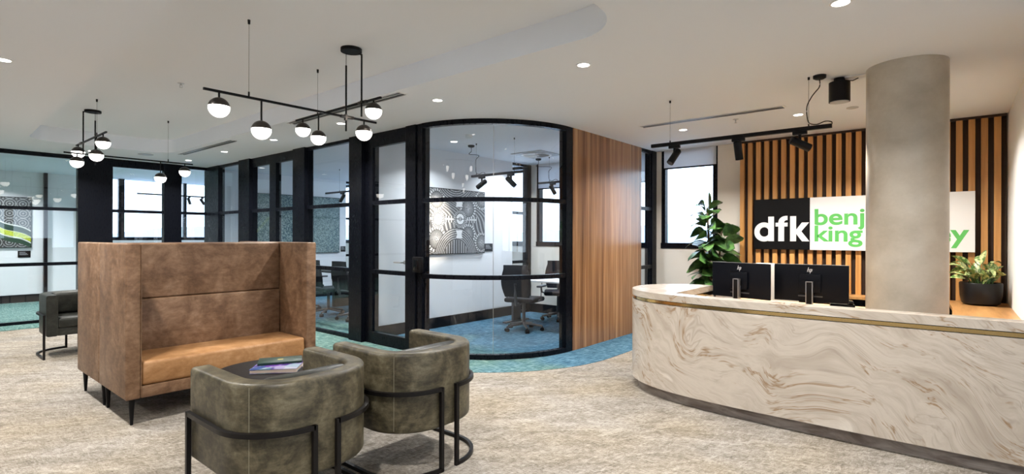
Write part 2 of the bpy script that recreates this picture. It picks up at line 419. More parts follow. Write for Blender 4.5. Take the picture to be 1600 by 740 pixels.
# ------------------------------------------------------------------ floor and ceiling
X0, X1, Y0, Y1 = -3.6, 7.85, -7.0, 15.0
B().box(X0, X1 + 0.3, Y0, Y1 + 0.3, -0.15, 0).build('floor', 'carpet', kind='structure')
AX, AY = 4.13, 11.25                 # front faces of the two glass walls
CCX, CCY, CR = 5.42, 4.88, 1.29      # curved glass
TR = CR + 0.55
teal = [(X0, 10.68), (3.30, 10.68)] + arc(3.30, 10.40, 0.28, 90, 0, 6) + [(AX - 0.55, CCY)] + arc(CCX, CCY, TR, 180, 270, 28) + [(X1, CCY - TR), (X1, Y1), (X0, Y1)]
B().prism(teal, 0.0, 0.004).build('floor', 'teal', kind='structure')

def flat(loops, z, up):
    """polygon with holes as a single-sided sheet"""
    tris = tessellate_polygon([[Vector((x, y, 0)) for x, y in lp] for lp in loops])
    pts = [p for lp in loops for p in lp]; b = bmesh.new()
    vs = [b.verts.new((x, y, z)) for x, y in pts]
    for t in tris:
        try: b.faces.new([vs[i] for i in t])
        except ValueError: pass
    return b, vs
rec = (arc(2.70, 1.95, 0.36, 270, 360, 10) + arc(2.69, 9.50, 0.36, 0, 90, 8) + arc(1.66, 9.50, 0.36, 90, 180, 8) + arc(1.44, 1.95, 0.42, 180, 270, 8))
outer = [(X0, Y0), (X1 + 0.3, Y0), (X1 + 0.3, Y1 + 0.3), (X0, Y1 + 0.3)]
bb, vs = flat([outer, rec], ZC, False)
no = len(outer); k = len(rec)
rl = vs[no:no + k]; rh = [bb.verts.new((x, y, ZR)) for x, y in rec]
for i in range(k): bb.faces.new((rl[i], rl[(i + 1) % k], rh[(i + 1) % k], rh[i]))
bb.faces.new(rh)
ol = vs[:no]; oh = [bb.verts.new((x, y, ZR + 0.15)) for x, y in outer]
for i in range(no): bb.faces.new((ol[i], ol[(i + 1) % no], oh[(i + 1) % no], oh[i]))
bb.faces.new(oh)
q = B(); q.b.free(); q.b = bb; q.build('ceiling', 'ceiling', kind='structure')

# ------------------------------------------------------------------ solid walls
def wall(name, x0, x1, y0, y1, z0=0.0, z1=ZC, mat='white_wall'):
    return B().box(x0, x1, y0, y1, z0, z1).build(name, mat, kind='structure', smooth=False)
wall('wall_right', 4.3, X1, -0.62, -0.465)
FX = X1                                       # inner face of the window facade
SILL = 1.23
# facade at x = FX, built around its window openings (y ranges)
openings = [(2.63, 3.50), (3.70, 5.95), (6.21, 11.20), (11.75, 14.6)]
fac = B(); y = -0.62
for a_, c_ in openings:
    fac.box(FX, FX + 0.22, y, a_, 0, ZC); fac.box(FX, FX + 0.22, a_, c_, 0, SILL); y = c_
fac.box(FX, FX + 0.22, y, Y1 + 0.2, 0, ZC)
fac.build('wall_east', 'cream_wall', kind='structure', smooth=False)
# far wall at y = Y1
nb = B(); nb.box(X0, 3.44, Y1, Y1 + 0.22, 0, ZC); nb.box(3.44, 7.6, Y1, Y1 + 0.22, 0, 1.30); nb.box(7.6, FX, Y1, Y1 + 0.22, 0, ZC)
nb.build('wall_north', 'white_wall', kind='structure', smooth=False)
wall('wall_office', 4.26, 7.31, 6.08, 6.20)
wall('wall_boardroom', 4.40, 7.3, AY + 0.10, AY + 0.22)
lb = B(); lb.box(X0 - 0.2, X0, Y0, Y1, 0, 0.85); lb.box(X0 - 0.2, X0, Y0, Y1, 2.6, ZC)  # unseen left wall; its window band is added to bring in daylight
for yy in (Y0, -3.4, 0.2, 3.8, 7.4, 11.0): lb.box(X0 - 0.2, X0, yy, yy + (0.3 if yy < 11 else 4.0), 0.85, 2.6)
lb.build('wall_left', 'white_wall', kind='structure', smooth=False)
B().box(X0 - 0.06, X0 - 0.055, Y0, 11.0, 0.85, 2.6).build('added_blind', 'blind', kind='structure', smooth=False)  # unseen sheet added to soften the daylight from the left
# wall behind the camera, its unseen window band added to let daylight in
bk = B(); bk.box(X0, 8, Y0 - 0.2, Y0, 0, 0.9); bk.box(X0, 8, Y0 - 0.2, Y0, 2.5, ZC)
for xx in (X0, -1.3, 1.0, 3.3, 5.6, 7.8): bk.box(xx, xx + 0.25, Y0 - 0.2, Y0, 0.9, 2.5)
bk.build('wall_south', 'white_wall', kind='structure', smooth=False)
wall('wall_lobby', FX, FX + 0.2, Y0, -0.62)
for nm, (x0, x1, y0, y1) in {'baseboard_office': (4.28, 7.31, 6.062, 6.08), 'baseboard_boardroom': (4.42, 7.3, AY + 0.082, AY + 0.10), 'baseboard_east': (FX - 0.018, FX, 3.75, 14.9), 'baseboard_north': (X0, FX - 0.03, Y1 - 0.018, Y1)}.items():
    B().box(x0, x1, y0, y1, 0, 0.165).build(nm, 'skirting', kind='structure', smooth=False)

# facade windows: black frames, glass, blind
def window_x(nm, y0, y1, muls, rail=None, blind=None, ztop=ZC, jamb=0.075):
    s_ = struct(nm); f_ = B()
    x0, x1 = FX + 0.02, FX + 0.12
    f_.box(x0 - 0.03, x1, y0, y1, SILL, SILL + 0.085); f_.box(x0, x1, y0, y1, ztop - 0.05, ztop)
    f_.box(x0, x1, y0, y0 + jamb, SILL, ztop); f_.box(x0, x1, y1 - 0.06, y1, SILL, ztop)
    for m_ in muls: f_.box(x0, x1, m_ - 0.03, m_ + 0.03, SILL, ztop)
    if rail: f_.box(x0 + 0.02, x1, y0, y1, rail - 0.02, rail + 0.02)
    f_.build('frame', 'black_metal', s_, smooth=False)
    B().box(FX + 0.06, FX + 0.068, y0, y1, SILL, ztop).build('glass_pane', 'glass', s_, smooth=False)
    if blind:
        B().box(FX - 0.004, FX + 0.0, y0 + 0.02, y1 - 0.05, blind, ztop).build('roller_blind', 'blind', s_, smooth=False)
        B().box(FX - 0.008, FX + 0.003, y0 + 0.02, y1 - 0.05, blind - 0.022, blind).build('blind_rail', 'black_metal', s_, smooth=False)
    h = B(); yc = (y0 + y1) / 2 - 0.15
    h.box(FX - 0.03, FX + 0.0, yc, yc + 0.05, SILL + 0.05, SILL + 0.085, 0.004); h.box(FX - 0.04, FX - 0.028, yc - 0.05, yc + 0.13, SILL + 0.072, SILL + 0.088, 0.003)
    h.build('latch', 'grey_plastic', s_)
    return s_
window_x('window_1', 2.63, 3.50, [], blind=2.475)
window_x('window_2', 3.70, 5.95, [4.75], blind=2.30, jamb=0.01)
window_x('window_3', 6.21, 11.20, [7.9, 9.4], jamb=0.01)
window_x('window_4', 11.75, 14.6, [13.1])
s_ = struct('window_5'); f_ = B()
for a_, c_ in ((3.44, 3.50), (3.615, 3.73), (4.98, 5.05), (6.3, 6.37), (7.54, 7.6)): f_.box(a_, c_, Y1 + 0.02, Y1 + 0.12, 1.30, ZC)
f_.box(3.44, 7.6, Y1, Y1 + 0.12, 1.30, 1.375)
f_.build('frame', 'black_metal', s_, smooth=False)
B().box(3.44, 7.6, Y1 + 0.06, Y1 + 0.068, 1.3, ZC).build('glass_pane', 'glass', s_, smooth=False)
B().box(2.27, 2.33, Y1 - 0.10, Y1, 0, ZC).build('trim_1', 'black_metal', kind='structure', smooth=False)

# ------------------------------------------------------------------ black framed glass partitions
R1, R2 = 1.84, 0.945      # heights of the two rails (centres)
RH = 0.026
def bay_x(nm, y0, y1, head=2.70, foot=0.05, rails=(R1, R2), door=False):
    """glazed bay in the wall A plane (x = AX)"""
    s_ = struct(nm); f_ = B(); d0, d1 = AX + 0.012, AX + 0.07
    f_.box(d0, d1, y0, y1, head, ZC); f_.box(d0, d1, y0, y1, 0.0, foot)
    for r_ in rails: f_.box(d0, d1, y0, y1, r_ - RH, r_ + RH)
    f_.build('frame', 'black_metal', s_, smooth=False)
    B().box(AX + 0.04, AX + 0.046, y0, y1, foot, head).build('glass_pane', 'glass', s_, smooth=False)
    return s_
def post(nm, x0, x1, y0, y1):
    return B().box(x0, x1, y0, y1, 0, ZC).build(nm, 'black_metal', kind='structure', smooth=False)
# wall A, from the far corner to the curve
post('trim_2', AX - 0.0, AX + 0.12, 10.70, 11.36)
bay_x('window_6', 9.75, 10.70)
post('trim_3', AX - 0.03, AX + 0.12, 9.33, 9.75)
bay_x('door_1', 8.666, 9.33, head=2.60, foot=0.16)
post('trim_4', AX + 0.01, AX + 0.10, 8.447, 8.666)
bay_x('door_2', 7.83, 8.447, head=2.60, foot=0.16)
post('trim_5', AX - 0.03, AX + 0.12, 7.484, 7.83)
bay_x('window_7', 6.29, 7.484)
pp = B(); pp.box(AX - 0.04, AX + 0.12, 6.0, 6.29, 0, ZC); pp.box(AX + 0.02, AX + 0.12, 5.838, 6.0, 0, ZC)
pp.build('trim_6', 'black_metal', kind='structure', smooth=False)
d3 = bay_x('door_3', 5.118, 5.838, head=2.57, foot=0.155)
h = B(); h.tube([(AX - 0.0, 5.16, 1.085), (AX - 0.055, 5.16, 1.085), (AX - 0.055, 5.29, 1.085)], 0.009, 8)
h.cone((AX + 0.012, 5.16, 1.085), (AX + 0.002, 5.16, 1.085), 0.024)
h.build('handle', 'steel', d3)
pp = B(); pp.box(AX - 0.02, AX + 0.12, 4.93, 5.118, 0, ZC, 0.004); pp.box(AX + 0.0, AX + 0.12, 4.83, 4.93, 0, ZC)
pp.build('trim_7', 'black_metal', kind='structure', smooth=False)
lk = thing('door_lock', 'square black recessed lock box on the black post left of curved glass', 'lock', (AX, 4.87, 1.07))
B().box(-0.055, 0.0, -0.07, 0.07, -0.09, 0.09, 0.006).build('housing', 'fixture', lk)
B().box(-0.060, -0.0555, -0.045, 0.045, -0.065, 0.065, 0.002).build('finger_pull', 'black_gloss', lk)
# curved bay
cs = struct('window_8')
A0, A1 = 182.3, 267.2
def cpath(z, r=CR - 0.03): return [(x, y, z) for x, y in arc(CCX, CCY, r, A0, A1, 40)]
f_ = B()
for z_, h_, d_ in ((ZC - 0.028, 0.056, 0.075), (R1 - 0.01, 0.05, 0.06), (R2 - 0.01, 0.05, 0.06), (0.03, 0.06, 0.07)):
    f_.sweep(cpath(z_), [(-d_ / 2, -h_ / 2), (d_ / 2, -h_ / 2), (d_ / 2, h_ / 2), (-d_ / 2, h_ / 2)])
f_.build('frame', 'black_metal', cs)
g_ = B()
for a0_, a1_, k_ in ((A0, 222.85, 20), (223.0, A1, 20)):
    g_.sweep([(x, y, 1.38) for x, y in arc(CCX, CCY, CR - 0.03, a0_, a1_, k_)], [(-0.003, -1.33), (0.003, -1.33), (0.003, 1.33), (-0.003, 1.33)])
g_.build('glass_pane', 'glass', cs)
sm = arc(CCX, CCY, CR - 0.03, 222.92, 222.92, 1)[0]
B().cone((sm[0], sm[1], 0.06), (sm[0], sm[1], 2.69), 0.0035, seg=6).build('glass_joint', 'steel', cs)
pp = B(); pp.box(5.335, 5.47, 3.585, 3.69, 0, ZC)
pp.build('trim_8', 'black_metal', kind='structure', smooth=False)
# walnut veneer wall with the grain running up
B().box(5.47, 7.33, 3.58, 3.70, 0.0, ZC).build('wall_veneer', 'veneer', kind='structure', smooth=False)
# end glass between the veneer wall and the facade, and its twin inside the office
def bay_y(nm, x0, x1, yy, head=2.70, foot=0.05, rails=(R1, R2), light_rail=False):
    s_ = struct(nm); f_ = B()
    f_.box(x0, x1, yy, yy + 0.06, head, ZC); f_.box(x0, x1, yy, yy + 0.06, 0, foot)
    for r_ in rails: f_.box(x0, x1, yy, yy + 0.06, r_ - RH, r_ + RH)
    f_.build('frame', 'black_metal', s_, smooth=False)
    B().box(x0, x1, yy + 0.027, yy + 0.033, foot, head).build('glass_pane', 'glass', s_, smooth=False)
    return s_
bay_y('window_9', 7.33, 7.70, 3.585)
post('trim_9', 7.70, FX, 3.575, 3.70)
bay_y('window_10', 7.31, 7.78, 6.09)
post('trim_10', 7.77, FX, 6.07, 6.21)
bay_y('window_11', 7.30, 7.70, AY + 0.12)
post('trim_11', 7.70, FX, AY + 0.10, AY + 0.22)
# left glass wall
bay_y('window_12', -1.3, 2.137, AY, head=2.68)
post('trim_12', 2.137, 2.615, AY - 0.03, AY + 0.10)
bay_y('door_4', 2.615, 3.394, AY + 0.0, head=2.61, foot=0.155)
post('trim_13', 3.394, 3.685, AY - 0.03, AY + 0.10)
bay_y('window_13', 3.685, 4.13, AY, head=2.69)
post('trim_14', -1.4, -1.3, AY - 0.03, AY + 0.10)
wall('wall_west', X0, -1.4, AY, AY + 0.1)

# ------------------------------------------------------------------ slatted feature wall
sw_ = struct('wall_slatted')
SY0, SY1 = -0.455, 2.285
B().box(FX - 0.05, FX, SY0, SY1, 0, ZC - 0.004).build('backing_panel', 'slat_gap', sw_, smooth=False)
f_ = B(); per = 0.1056
for i in range(26):
    yy = SY1 - 0.055 - i * per
    if yy < SY0 + 0.01: continue
    f_.box(FX - 0.10, FX - 0.05, yy, yy + 0.058, 0, ZC - 0.03, 0.002, 1)
f_.build('timber_battens', 'slat', sw_, smooth=False)
B().box(FX - 0.105, FX, SY0, SY1, ZC - 0.03, ZC - 0.003).build('head_trim', 'slat_gap', sw_, smooth=False)

# ------------------------------------------------------------------ concrete column
col = B(); col.lathe([(0, 0), (0.263, 0), (0.263, ZC), (0, ZC)], 0, 0, 64)
o = col.build('column', 'concrete'); o.location = (5.15, 0.275, 0)
o['kind'] = 'structure'

# ------------------------------------------------------------------ reception desk
dk = thing('reception_desk', 'long curved reception counter in swirled beige stone with a brass line', 'reception desk', (0, 0, 0))
outer_d = [(4.21, -0.46), (4.21, 0.9), (4.222, 1.3), (4.25, 1.62)] + [(4.30, 1.87), (4.355, 2.03), (4.44, 2.18), (4.56, 2.31), (4.72, 2.40), (4.90, 2.435), (5.08, 2.42), (5.24, 2.35), (5.36, 2.24), (5.43, 2.10), (5.45, 1.98), (5.45, 1.87)]
inner_d = [(4.47, 1.87), (4.415, 1.62), (4.385, 1.3), (4.375, 0.9), (4.375, -0.46)]
def smooth_poly(pts, it=2):
    for _ in range(it):
        out = [pts[0]]
        for a_, c_ in zip(pts, pts[1:]):
            out += [(a_[0] * .75 + c_[0] * .25, a_[1] * .75 + c_[1] * .25), (a_[0] * .25 + c_[0] * .75, a_[1] * .25 + c_[1] * .75)]
        out.append(pts[-1]); pts = out
    return pts
def offset_in(pts, d):
    out = []
    for i, p in enumerate(pts):
        a_ = pts[max(0, i - 1)]; c_ = pts[min(len(pts) - 1, i + 1)]
        tx, ty = c_[0] - a_[0], c_[1] - a_[1]; l_ = math.hypot(tx, ty)
        out.append((p[0] + ty / l_ * d, p[1] - tx / l_ * d))
    return out
OD = smooth_poly(outer_d, 2)
ODs = [(x, y) for x, y in OD]
def ring_poly(off): return offset_in(ODs, off) + inner_d
B().prism(ring_poly(0.0), 0.09, 0.822, 0.0).build('body', 'marble', dk)
B().prism(ring_poly(0.012), 0.822, 0.856, 0.0).build('brass_strip', 'brass', dk)
g_ = B(); g_.prism(ring_poly(0.004), 0.8195, 0.8255); g_.prism(ring_poly(0.004), 0.852, 0.8575)
g_.build('shadow_gap', 'black_metal', dk)
B().prism(ring_poly(0.0), 0.857, 0.913, 0.006, 2).build('countertop', 'marble', dk)
B().prism(ring_poly(0.055), 0.0, 0.09).build('plinth', 'plinth', dk)
wt = thing('desk_worktop', 'pale oak worktop behind the stone counter, under the two monitors', 'desk', (0, 0, 0))
B().box(4.38, 6.15, 0.62, 1.86, 0.695, 0.729, 0.003).build('top', 'worktop', wt)
for yy in (0.66, 1.78): B().box(6.08, 6.12, yy, yy + 0.04, 0, 0.695).build('leg', 'black_metal', wt)
# bench along the right and slatted walls
bn = thing('timber_bench', 'oak bench top running along the right wall behind the column', 'bench', (0, 0, 0))
bp = [(4.40, -0.462), (FX - 0.105, -0.462), (FX - 0.105, 2.25), (7.45, 2.25), (7.45, 0.02), (6.9, -0.005), (4.40, -0.005)]
B().prism(bp, 0.668, 0.70).build('top', 'bench', bn)
f_ = B(); f_.box(5.5, 7.7, -0.44, -0.03, 0, 0.668); f_.box(7.5, 7.72, 0.0, 2.22, 0, 0.668)
f_.build('cabinet_base', 'black_metal', bn, smooth=False)
pr_ = thing('printer', 'black desktop printer sitting low between the monitors and the column', 'printer', (6.95, 0.98, 0))
B().box(-0.22, 0.22, -0.25, 0.25, 0.0, 0.50, 0.01).build('cabinet', 'black_gloss', pr_)
B().box(-0.20, 0.20, -0.23, 0.23, 0.50, 0.63, 0.02, 3).build('body', 'black_gloss', pr_)
B().box(-0.215, -0.195, -0.14, 0.14, 0.53, 0.55).build('paper_tray', 'grey_plastic', pr_)

# ------------------------------------------------------------------ monitors
def monitor(loc, rz, label):
    t = thing('computer_monitor', label, 'monitor', loc, rz, 'monitors on the reception desk')
    # back of the monitor faces local -x; width along y
    B().box(-0.012, 0.012, -0.305, 0.305, 0.075, 0.42, 0.005).build('screen_housing', 'monitor', t)
    B().box(0.0125, 0.014, -0.295, 0.295, 0.09, 0.41).build('display', 'black_gloss', t)
    B().box(-0.0135, 0.0125, -0.3055, 0.3055, 0.418, 0.4215).build('top_edge', 'silver', t)
    B().box(-0.034, -0.012, -0.09, 0.09, 0.16, 0.33, 0.006).build('rear_cover', 'monitor', t)
    f_ = B(); f_.box(-0.0135, -0.0118, -0.10, 0.10, 0.12, 0.132); f_.build('port_strip', 'grey_plastic', t)
    s1 = B(); s1.box(-0.085, -0.045, -0.024, 0.024, 0.0, 0.26, 0.003); s1.build('stand_column', 'fixture', t)
    s2 = B(); s2.box(-0.088, -0.042, 0.022, 0.029, 0.0, 0.265, 0.001); s2.box(-0.088, -0.042, -0.029, -0.022, 0.0, 0.265, 0.001); s2.box(-0.088, -0.042, -0.029, 0.029, 0.26, 0.266)
    s2.build('stand_edge', 'silver', t)
    B().box(-0.05, -0.03, -0.03, 0.03, 0.2, 0.25).build('hinge', 'fixture', t)
    B().box(-0.13, 0.08, -0.12, 0.12, 0.0, 0.008, 0.002).build('foot', 'fixture', t)
    lg = B()                       # four slanted strokes of the maker's mark
    def stroke(yc, z0, z1, sl=0.26, wd=0.0052):
        x = -0.0128
        lg.quad([(x, yc + wd / 2, z0), (x, yc - wd / 2, z0), (x, yc - wd / 2 - (z1 - z0) * sl, z1), (x, yc + wd / 2 - (z1 - z0) * sl, z1)])
    def bar(ya, yb, z, t_=0.005):
        x = -0.0128; lg.quad([(x, ya, z), (x, yb, z), (x, yb, z + t_), (x, ya, z + t_)])
    zc = 0.365
    stroke(0.024, zc - 0.012, zc + 0.028); stroke(0.011, zc - 0.012, zc + 0.010); bar(0.017, 0.006, zc + 0.007, 0.0045)
    stroke(0.003, zc - 0.028, zc + 0.012); stroke(-0.010, zc - 0.010, zc + 0.012); bar(0.002, -0.011, zc + 0.0095, 0.0045); bar(0.006, -0.008, zc - 0.013, 0.0045)
    lg.build('maker_mark', 'logo', t)
    return t
def mon_at(p, q_, label):
    # p = left end seen from the camera, q = right end
    cx, cy = (p[0] + q_[0]) / 2, (p[1] + q_[1]) / 2
    ang = math.atan2(p[1] - q_[1], p[0] - q_[0]) - PI / 2     # local +y towards p
    return monitor((cx, cy, 0.73), ang, label)
mon_at((5.55, 1.90), (5.40, 1.32), 'left black monitor seen from behind, next to the fiddle leaf fig')
mon_at((5.552, 1.318), (5.58, 0.705), 'right black monitor seen from behind, next to the concrete column')

# things on the worktop
ph = thing('desk_phone', 'black desk phone with silver keys right of the second monitor', 'phone', (5.86, 0.80, 0.73), 0.2)
B().box(-0.09, 0.09, -0.1, 0.1, 0.0, 0.05, 0.01).build('body', 'black_gloss', ph)
B().box(-0.08, 0.08, -0.09, -0.04, 0.05, 0.08, 0.012, 3).build('handset', 'black_gloss', ph)
B().box(-0.05, 0.05, 0.0, 0.07, 0.05, 0.055).build('keypad', 'silver', ph)
# cream chair behind the gap
cc = thing('cream_chair', 'cream upholstered chair back showing in the gap between the two monitors', 'chair', (6.60, 1.60, 0), 0)
B().box(0.20, 0.26, -0.24, 0.24, 0.50, 1.095, 0.028, 4).build('backrest', 'cream_seat', cc)
B().box(-0.25, 0.25, -0.25, 0.25, 0.42, 0.50, 0.03, 3).build('seat', 'cream_seat', cc)
B().cone((0, 0, 0.08), (0, 0, 0.42), 0.025).build('column', 'steel', cc)
f_ = B()
for i in range(5):
    a_ = 2 * PI * i / 5; f_.cone((0, 0, 0.09), (0.28 * math.cos(a_), 0.28 * math.sin(a_), 0.03), 0.022, 0.014, 8)
f_.build('star_base', 'steel', cc)

# ------------------------------------------------------------------ sign
SX = FX - 0.102
sg = thing('company_sign', 'long black and white company sign with white and green lettering on slats', 'sign', (SX, 0, 0))
YA, YM, YB_ = 2.088, 1.408, -0.198
B().box(-0.045, 0, YM, YA, 1.243, 1.918, 0.001, 1).build('black_panel', 'sign_black', sg, smooth=False)
B().box(-0.045, 0, YB_, YM - 0.0005, 1.243, 1.918, 0.001, 1).build('white_panel', 'sign_white', sg, smooth=False)
def lettering(txt, ystart, yend, zbase, asc, matn, bold, name, depth=0.008, space=1.0):
    cu = bpy.data.curves.new(name, 'FONT'); cu.body = txt; cu.size = 1.0; cu.extrude = 0.0; cu.offset = bold; cu.space_character = space
    tmp = bpy.data.objects.new(name, cu); C.objects.link(tmp)
    bpy.context.view_layer.update()
    me = bpy.data.meshes.new_from_object(tmp.evaluated_get(bpy.context.evaluated_depsgraph_get()))
    C.objects.unlink(tmp); bpy.data.objects.remove(tmp)
    xs = [v.co.x for v in me.vertices]; ys = [v.co.y for v in me.vertices]
    x0, x1, yt = min(xs), max(xs), max(ys); yb = -bold
    # baseline is near 0
    kx = (ystart - yend) / (x1 - x0); kz = asc / (yt - yb)
    for v in me.vertices: v.co = Vector((-0.0465, ystart - (v.co.x - x0) * kx, zbase + (v.co.y - yb) * kz))
    me.materials.clear(); me.materials.append(M[matn])
    o = bpy.data.objects.new(name, me); C.objects.link(o); o.parent = sg
    return o
def glyph(polys, name):
    b = B()
    for gi, lp in enumerate(polys):
        tr_ = tessellate_polygon([[Vector((x, z, 0)) for x, z in q_] for q_ in lp]); pt = [p for q_ in lp for p in q_]
        vs_ = [b.b.verts.new((-0.0465 - 0.001 * gi, 2.084 - x, 1.353 + z)) for x, z in pt]
        for t_ in tr_: b.b.faces.new([vs_[i] for i in t_])
    b.build(name, 'sign_white', sg, smooth=False)
def ell(cx, cz, rx, rz, a0=0, a1=360, k=40): return [(cx + rx * math.cos(math.radians(a0 + (a1 - a0) * i / k)), cz + rz * math.sin(math.radians(a0 + (a1 - a0) * i / k))) for i in range(k if abs(a1 - a0) == 360 else k + 1)]
glyph([[ell(0.124, 0.124, 0.124, 0.130), ell(0.128, 0.124, 0.058, 0.064)], [[(0.178, 0.0), (0.250, 0.0), (0.250, 0.330), (0.178, 0.330)]]], 'letter_d')
glyph([[[(0.302, 0), (0.374, 0), (0.374, 0.196), (0.415, 0.196), (0.415, 0.246), (0.374, 0.246)] + ell(0.408, 0.250, 0.034, 0.030, 180, 90, 8) + [(0.415, 0.280), (0.415, 0.336)] + ell(0.395, 0.246, 0.093, 0.090, 90, 180, 10) + [(0.268, 0.246), (0.268, 0.196), (0.302, 0.196)]]], 'letter_f')
glyph([[[(0.445, 0), (0.517, 0), (0.517, 0.098), (0.586, 0.0), (0.672, 0.0), (0.578, 0.130), (0.668, 0.246), (0.584, 0.246), (0.517, 0.152), (0.517, 0.330), (0.445, 0.330)]]], 'letter_k')
lettering('benjamin', 1.355, 0.18, 1.563, 0.205, 'sign_green', 0.021, 'lettering')
lettering('king money', 1.355, -0.150, 1.352, 0.205, 'sign_green', 0.021, 'lettering')

# ------------------------------------------------------------------ ceiling fittings
def downlight(x, y, label, z=ZC):
    t = thing('downlight', label, 'ceiling light', (x, y, z), 0, 'round recessed downlights')
    B().lathe([(0.058, 0.0), (0.058, -0.004), (0.046, -0.006), (0.046, 0.0)], 0, 0, 28).build('trim_ring', 'white_plastic', t)
    B().lathe([(0.0, -0.003), (0.046, -0.003)], 0, 0, 28).build('lens', 'lamp_glow', t)
    return t
lab = ['round downlight near the top edge above the reception desk', 'largest whole round downlight, above the walnut wall, right of the ceiling recess',
       'round downlight above the curved glass, left of its middle', 'round downlight partly behind the hanging rods of the near pendant',
       'round downlight just left of the second pendant bar, below the ceiling recess edge', 'round downlight right of the short slot vent, above the double doors',
       'farthest round downlight, beside the corner where the two glass walls meet']
d0 = None
for (x, y), l_ in zip(MAIN, lab):
    if d0 is None: d0 = downlight(x, y, l_)
    else: dup(d0, (x, y, ZC), 0, l_)
dup(d0, (0.61, 5.57, ZC), 0, 'round downlight cut by the left edge, beside the access panel')
dup(d0, (2.16, 10.45, ZC), 0, 'round downlight half hidden behind the globes of the far pendant')
dup(d0, (6.43, 1.29, ZC), 0, 'round downlight above the track, between the slot vent and the column')
dup(d0, (6.43, 2.58, ZC), 0, 'small round downlight above the left end of the black track')
for x, y, l_ in [(5.2, 5.4, 'round downlight inside the curved glass office, left of the air diffuser'), (6.9, 4.3, 'round downlight inside the curved glass office, near the right frame'), (6.4, 8.2, 'round downlight inside the boardroom above the chairs')]:
    dup(d0, (x, y, ZC), 0, l_)

def slot(x, y0, y1, label, wd=0.10):
    t = thing('slot_diffuser', label, 'air vent', (x, (y0 + y1) / 2, ZC), 0, 'linear slot air vents in the ceiling')
    L = abs(y1 - y0) / 2
    f_ = B(); f_.box(-wd / 2, wd / 2, -L, L, -0.003, 0.0)
    f_.build('frame', 'white_plastic', t, smooth=False)
    for s in (-0.026, 0.026):
        B().box(s - 0.009, s + 0.009, -L + 0.03, L - 0.03, -0.0055, -0.003).build('slot', 'fixture', t, smooth=False)
    for s in (-0.006, 0.042, -0.047):
        B().box(s, s + 0.004, -L + 0.02, L - 0.02, -0.010, -0.003).build('blade', 'steel', t, smooth=False)
slot(3.19, 7.73, 9.76, 'short slot air vent at left, between recess and far glass corner')
slot(3.14, 3.94, 6.07, 'slot air vent seen behind the bars of the near pendant')
slot(5.94, 1.31, 2.92, 'slot air vent above the black track by the slatted wall')
f_ = B(); f_.lathe([(0, -0.012), (0.07, -0.012), (0.105, -0.008), (0.11, 0)], 0, 0, 28)
o = f_.build('ceiling_speaker', 'grille'); o.location = (2.82, 10.2, ZC); tag(o, 'flat round grey ceiling speaker beyond the far end of the recess', 'speaker')
f_ = B(); f_.lathe([(0, -0.01), (0.04, -0.01), (0.055, -0.006), (0.055, 0)], 0, 0, 24)
o = f_.build('motion_sensor', 'grille'); o.location = (6.44, 0.79, ZC); tag(o, 'small flat round sensor beneath the black cylinder, beside the column', 'sensor')
def sprinkler(x, y, z, label):
    t = thing('sprinkler', label, 'sprinkler', (x, y, z), 0, 'ceiling sprinkler heads')
    B().lathe([(0.0, 0), (0.032, 0), (0.030, -0.004), (0.0, -0.005)], 0, 0, 20).build('rose', 'steel', t)
    f_ = B(); f_.cone((0, 0, -0.004), (0, 0, -0.022), 0.009); f_.cone((-0.01, 0, -0.02), (-0.006, 0, -0.042), 0.003, seg=6); f_.cone((0.01, 0, -0.02), (0.006, 0, -0.042), 0.003, seg=6)
    f_.build('body', 'steel', t)
    B().cone((0, 0, -0.042), (0, 0, -0.045), 0.015).build('deflector', 'steel', t)
sprinkler(1.965, 6.01, ZR, 'small metal sprinkler head in the recess, left of the near pendant')
sprinkler(6.24, 1.89, ZC, 'small metal sprinkler head above the black track')
B().box(0.25, 0.705, 5.89, 6.34, ZC - 0.003, ZC, 0.001, 1).build('access_panel', 'ceiling', kind='structure')

# speaker cylinder
t = thing('pendant_speaker', 'black cylinder fitted under the ceiling beside the concrete column', 'speaker', (5.19, 0.73, ZC))
B().cone((0, 0, -0.035), (0, 0, -0.20), 0.079, seg=36).build('body', 'fixture', t)
B().cone((0, 0, -0.0), (0, 0, -0.035), 0.042, seg=24).build('bracket', 'fixture', t)
B().cone((0, 0, -0.20), (0, 0, -0.203), 0.070, seg=36).build('grille', 'grille', t)
B().tube([(0.02, -0.04, -0.02), (0.03, -0.09, -0.03), (0.04, -0.13, -0.012)], 0.004, 6).build('cable', 'fixture', t)
B().box(-0.03, 0.03, -0.20, -0.04, -0.012, 0, 0.002).build('conduit', 'white_plastic', t)

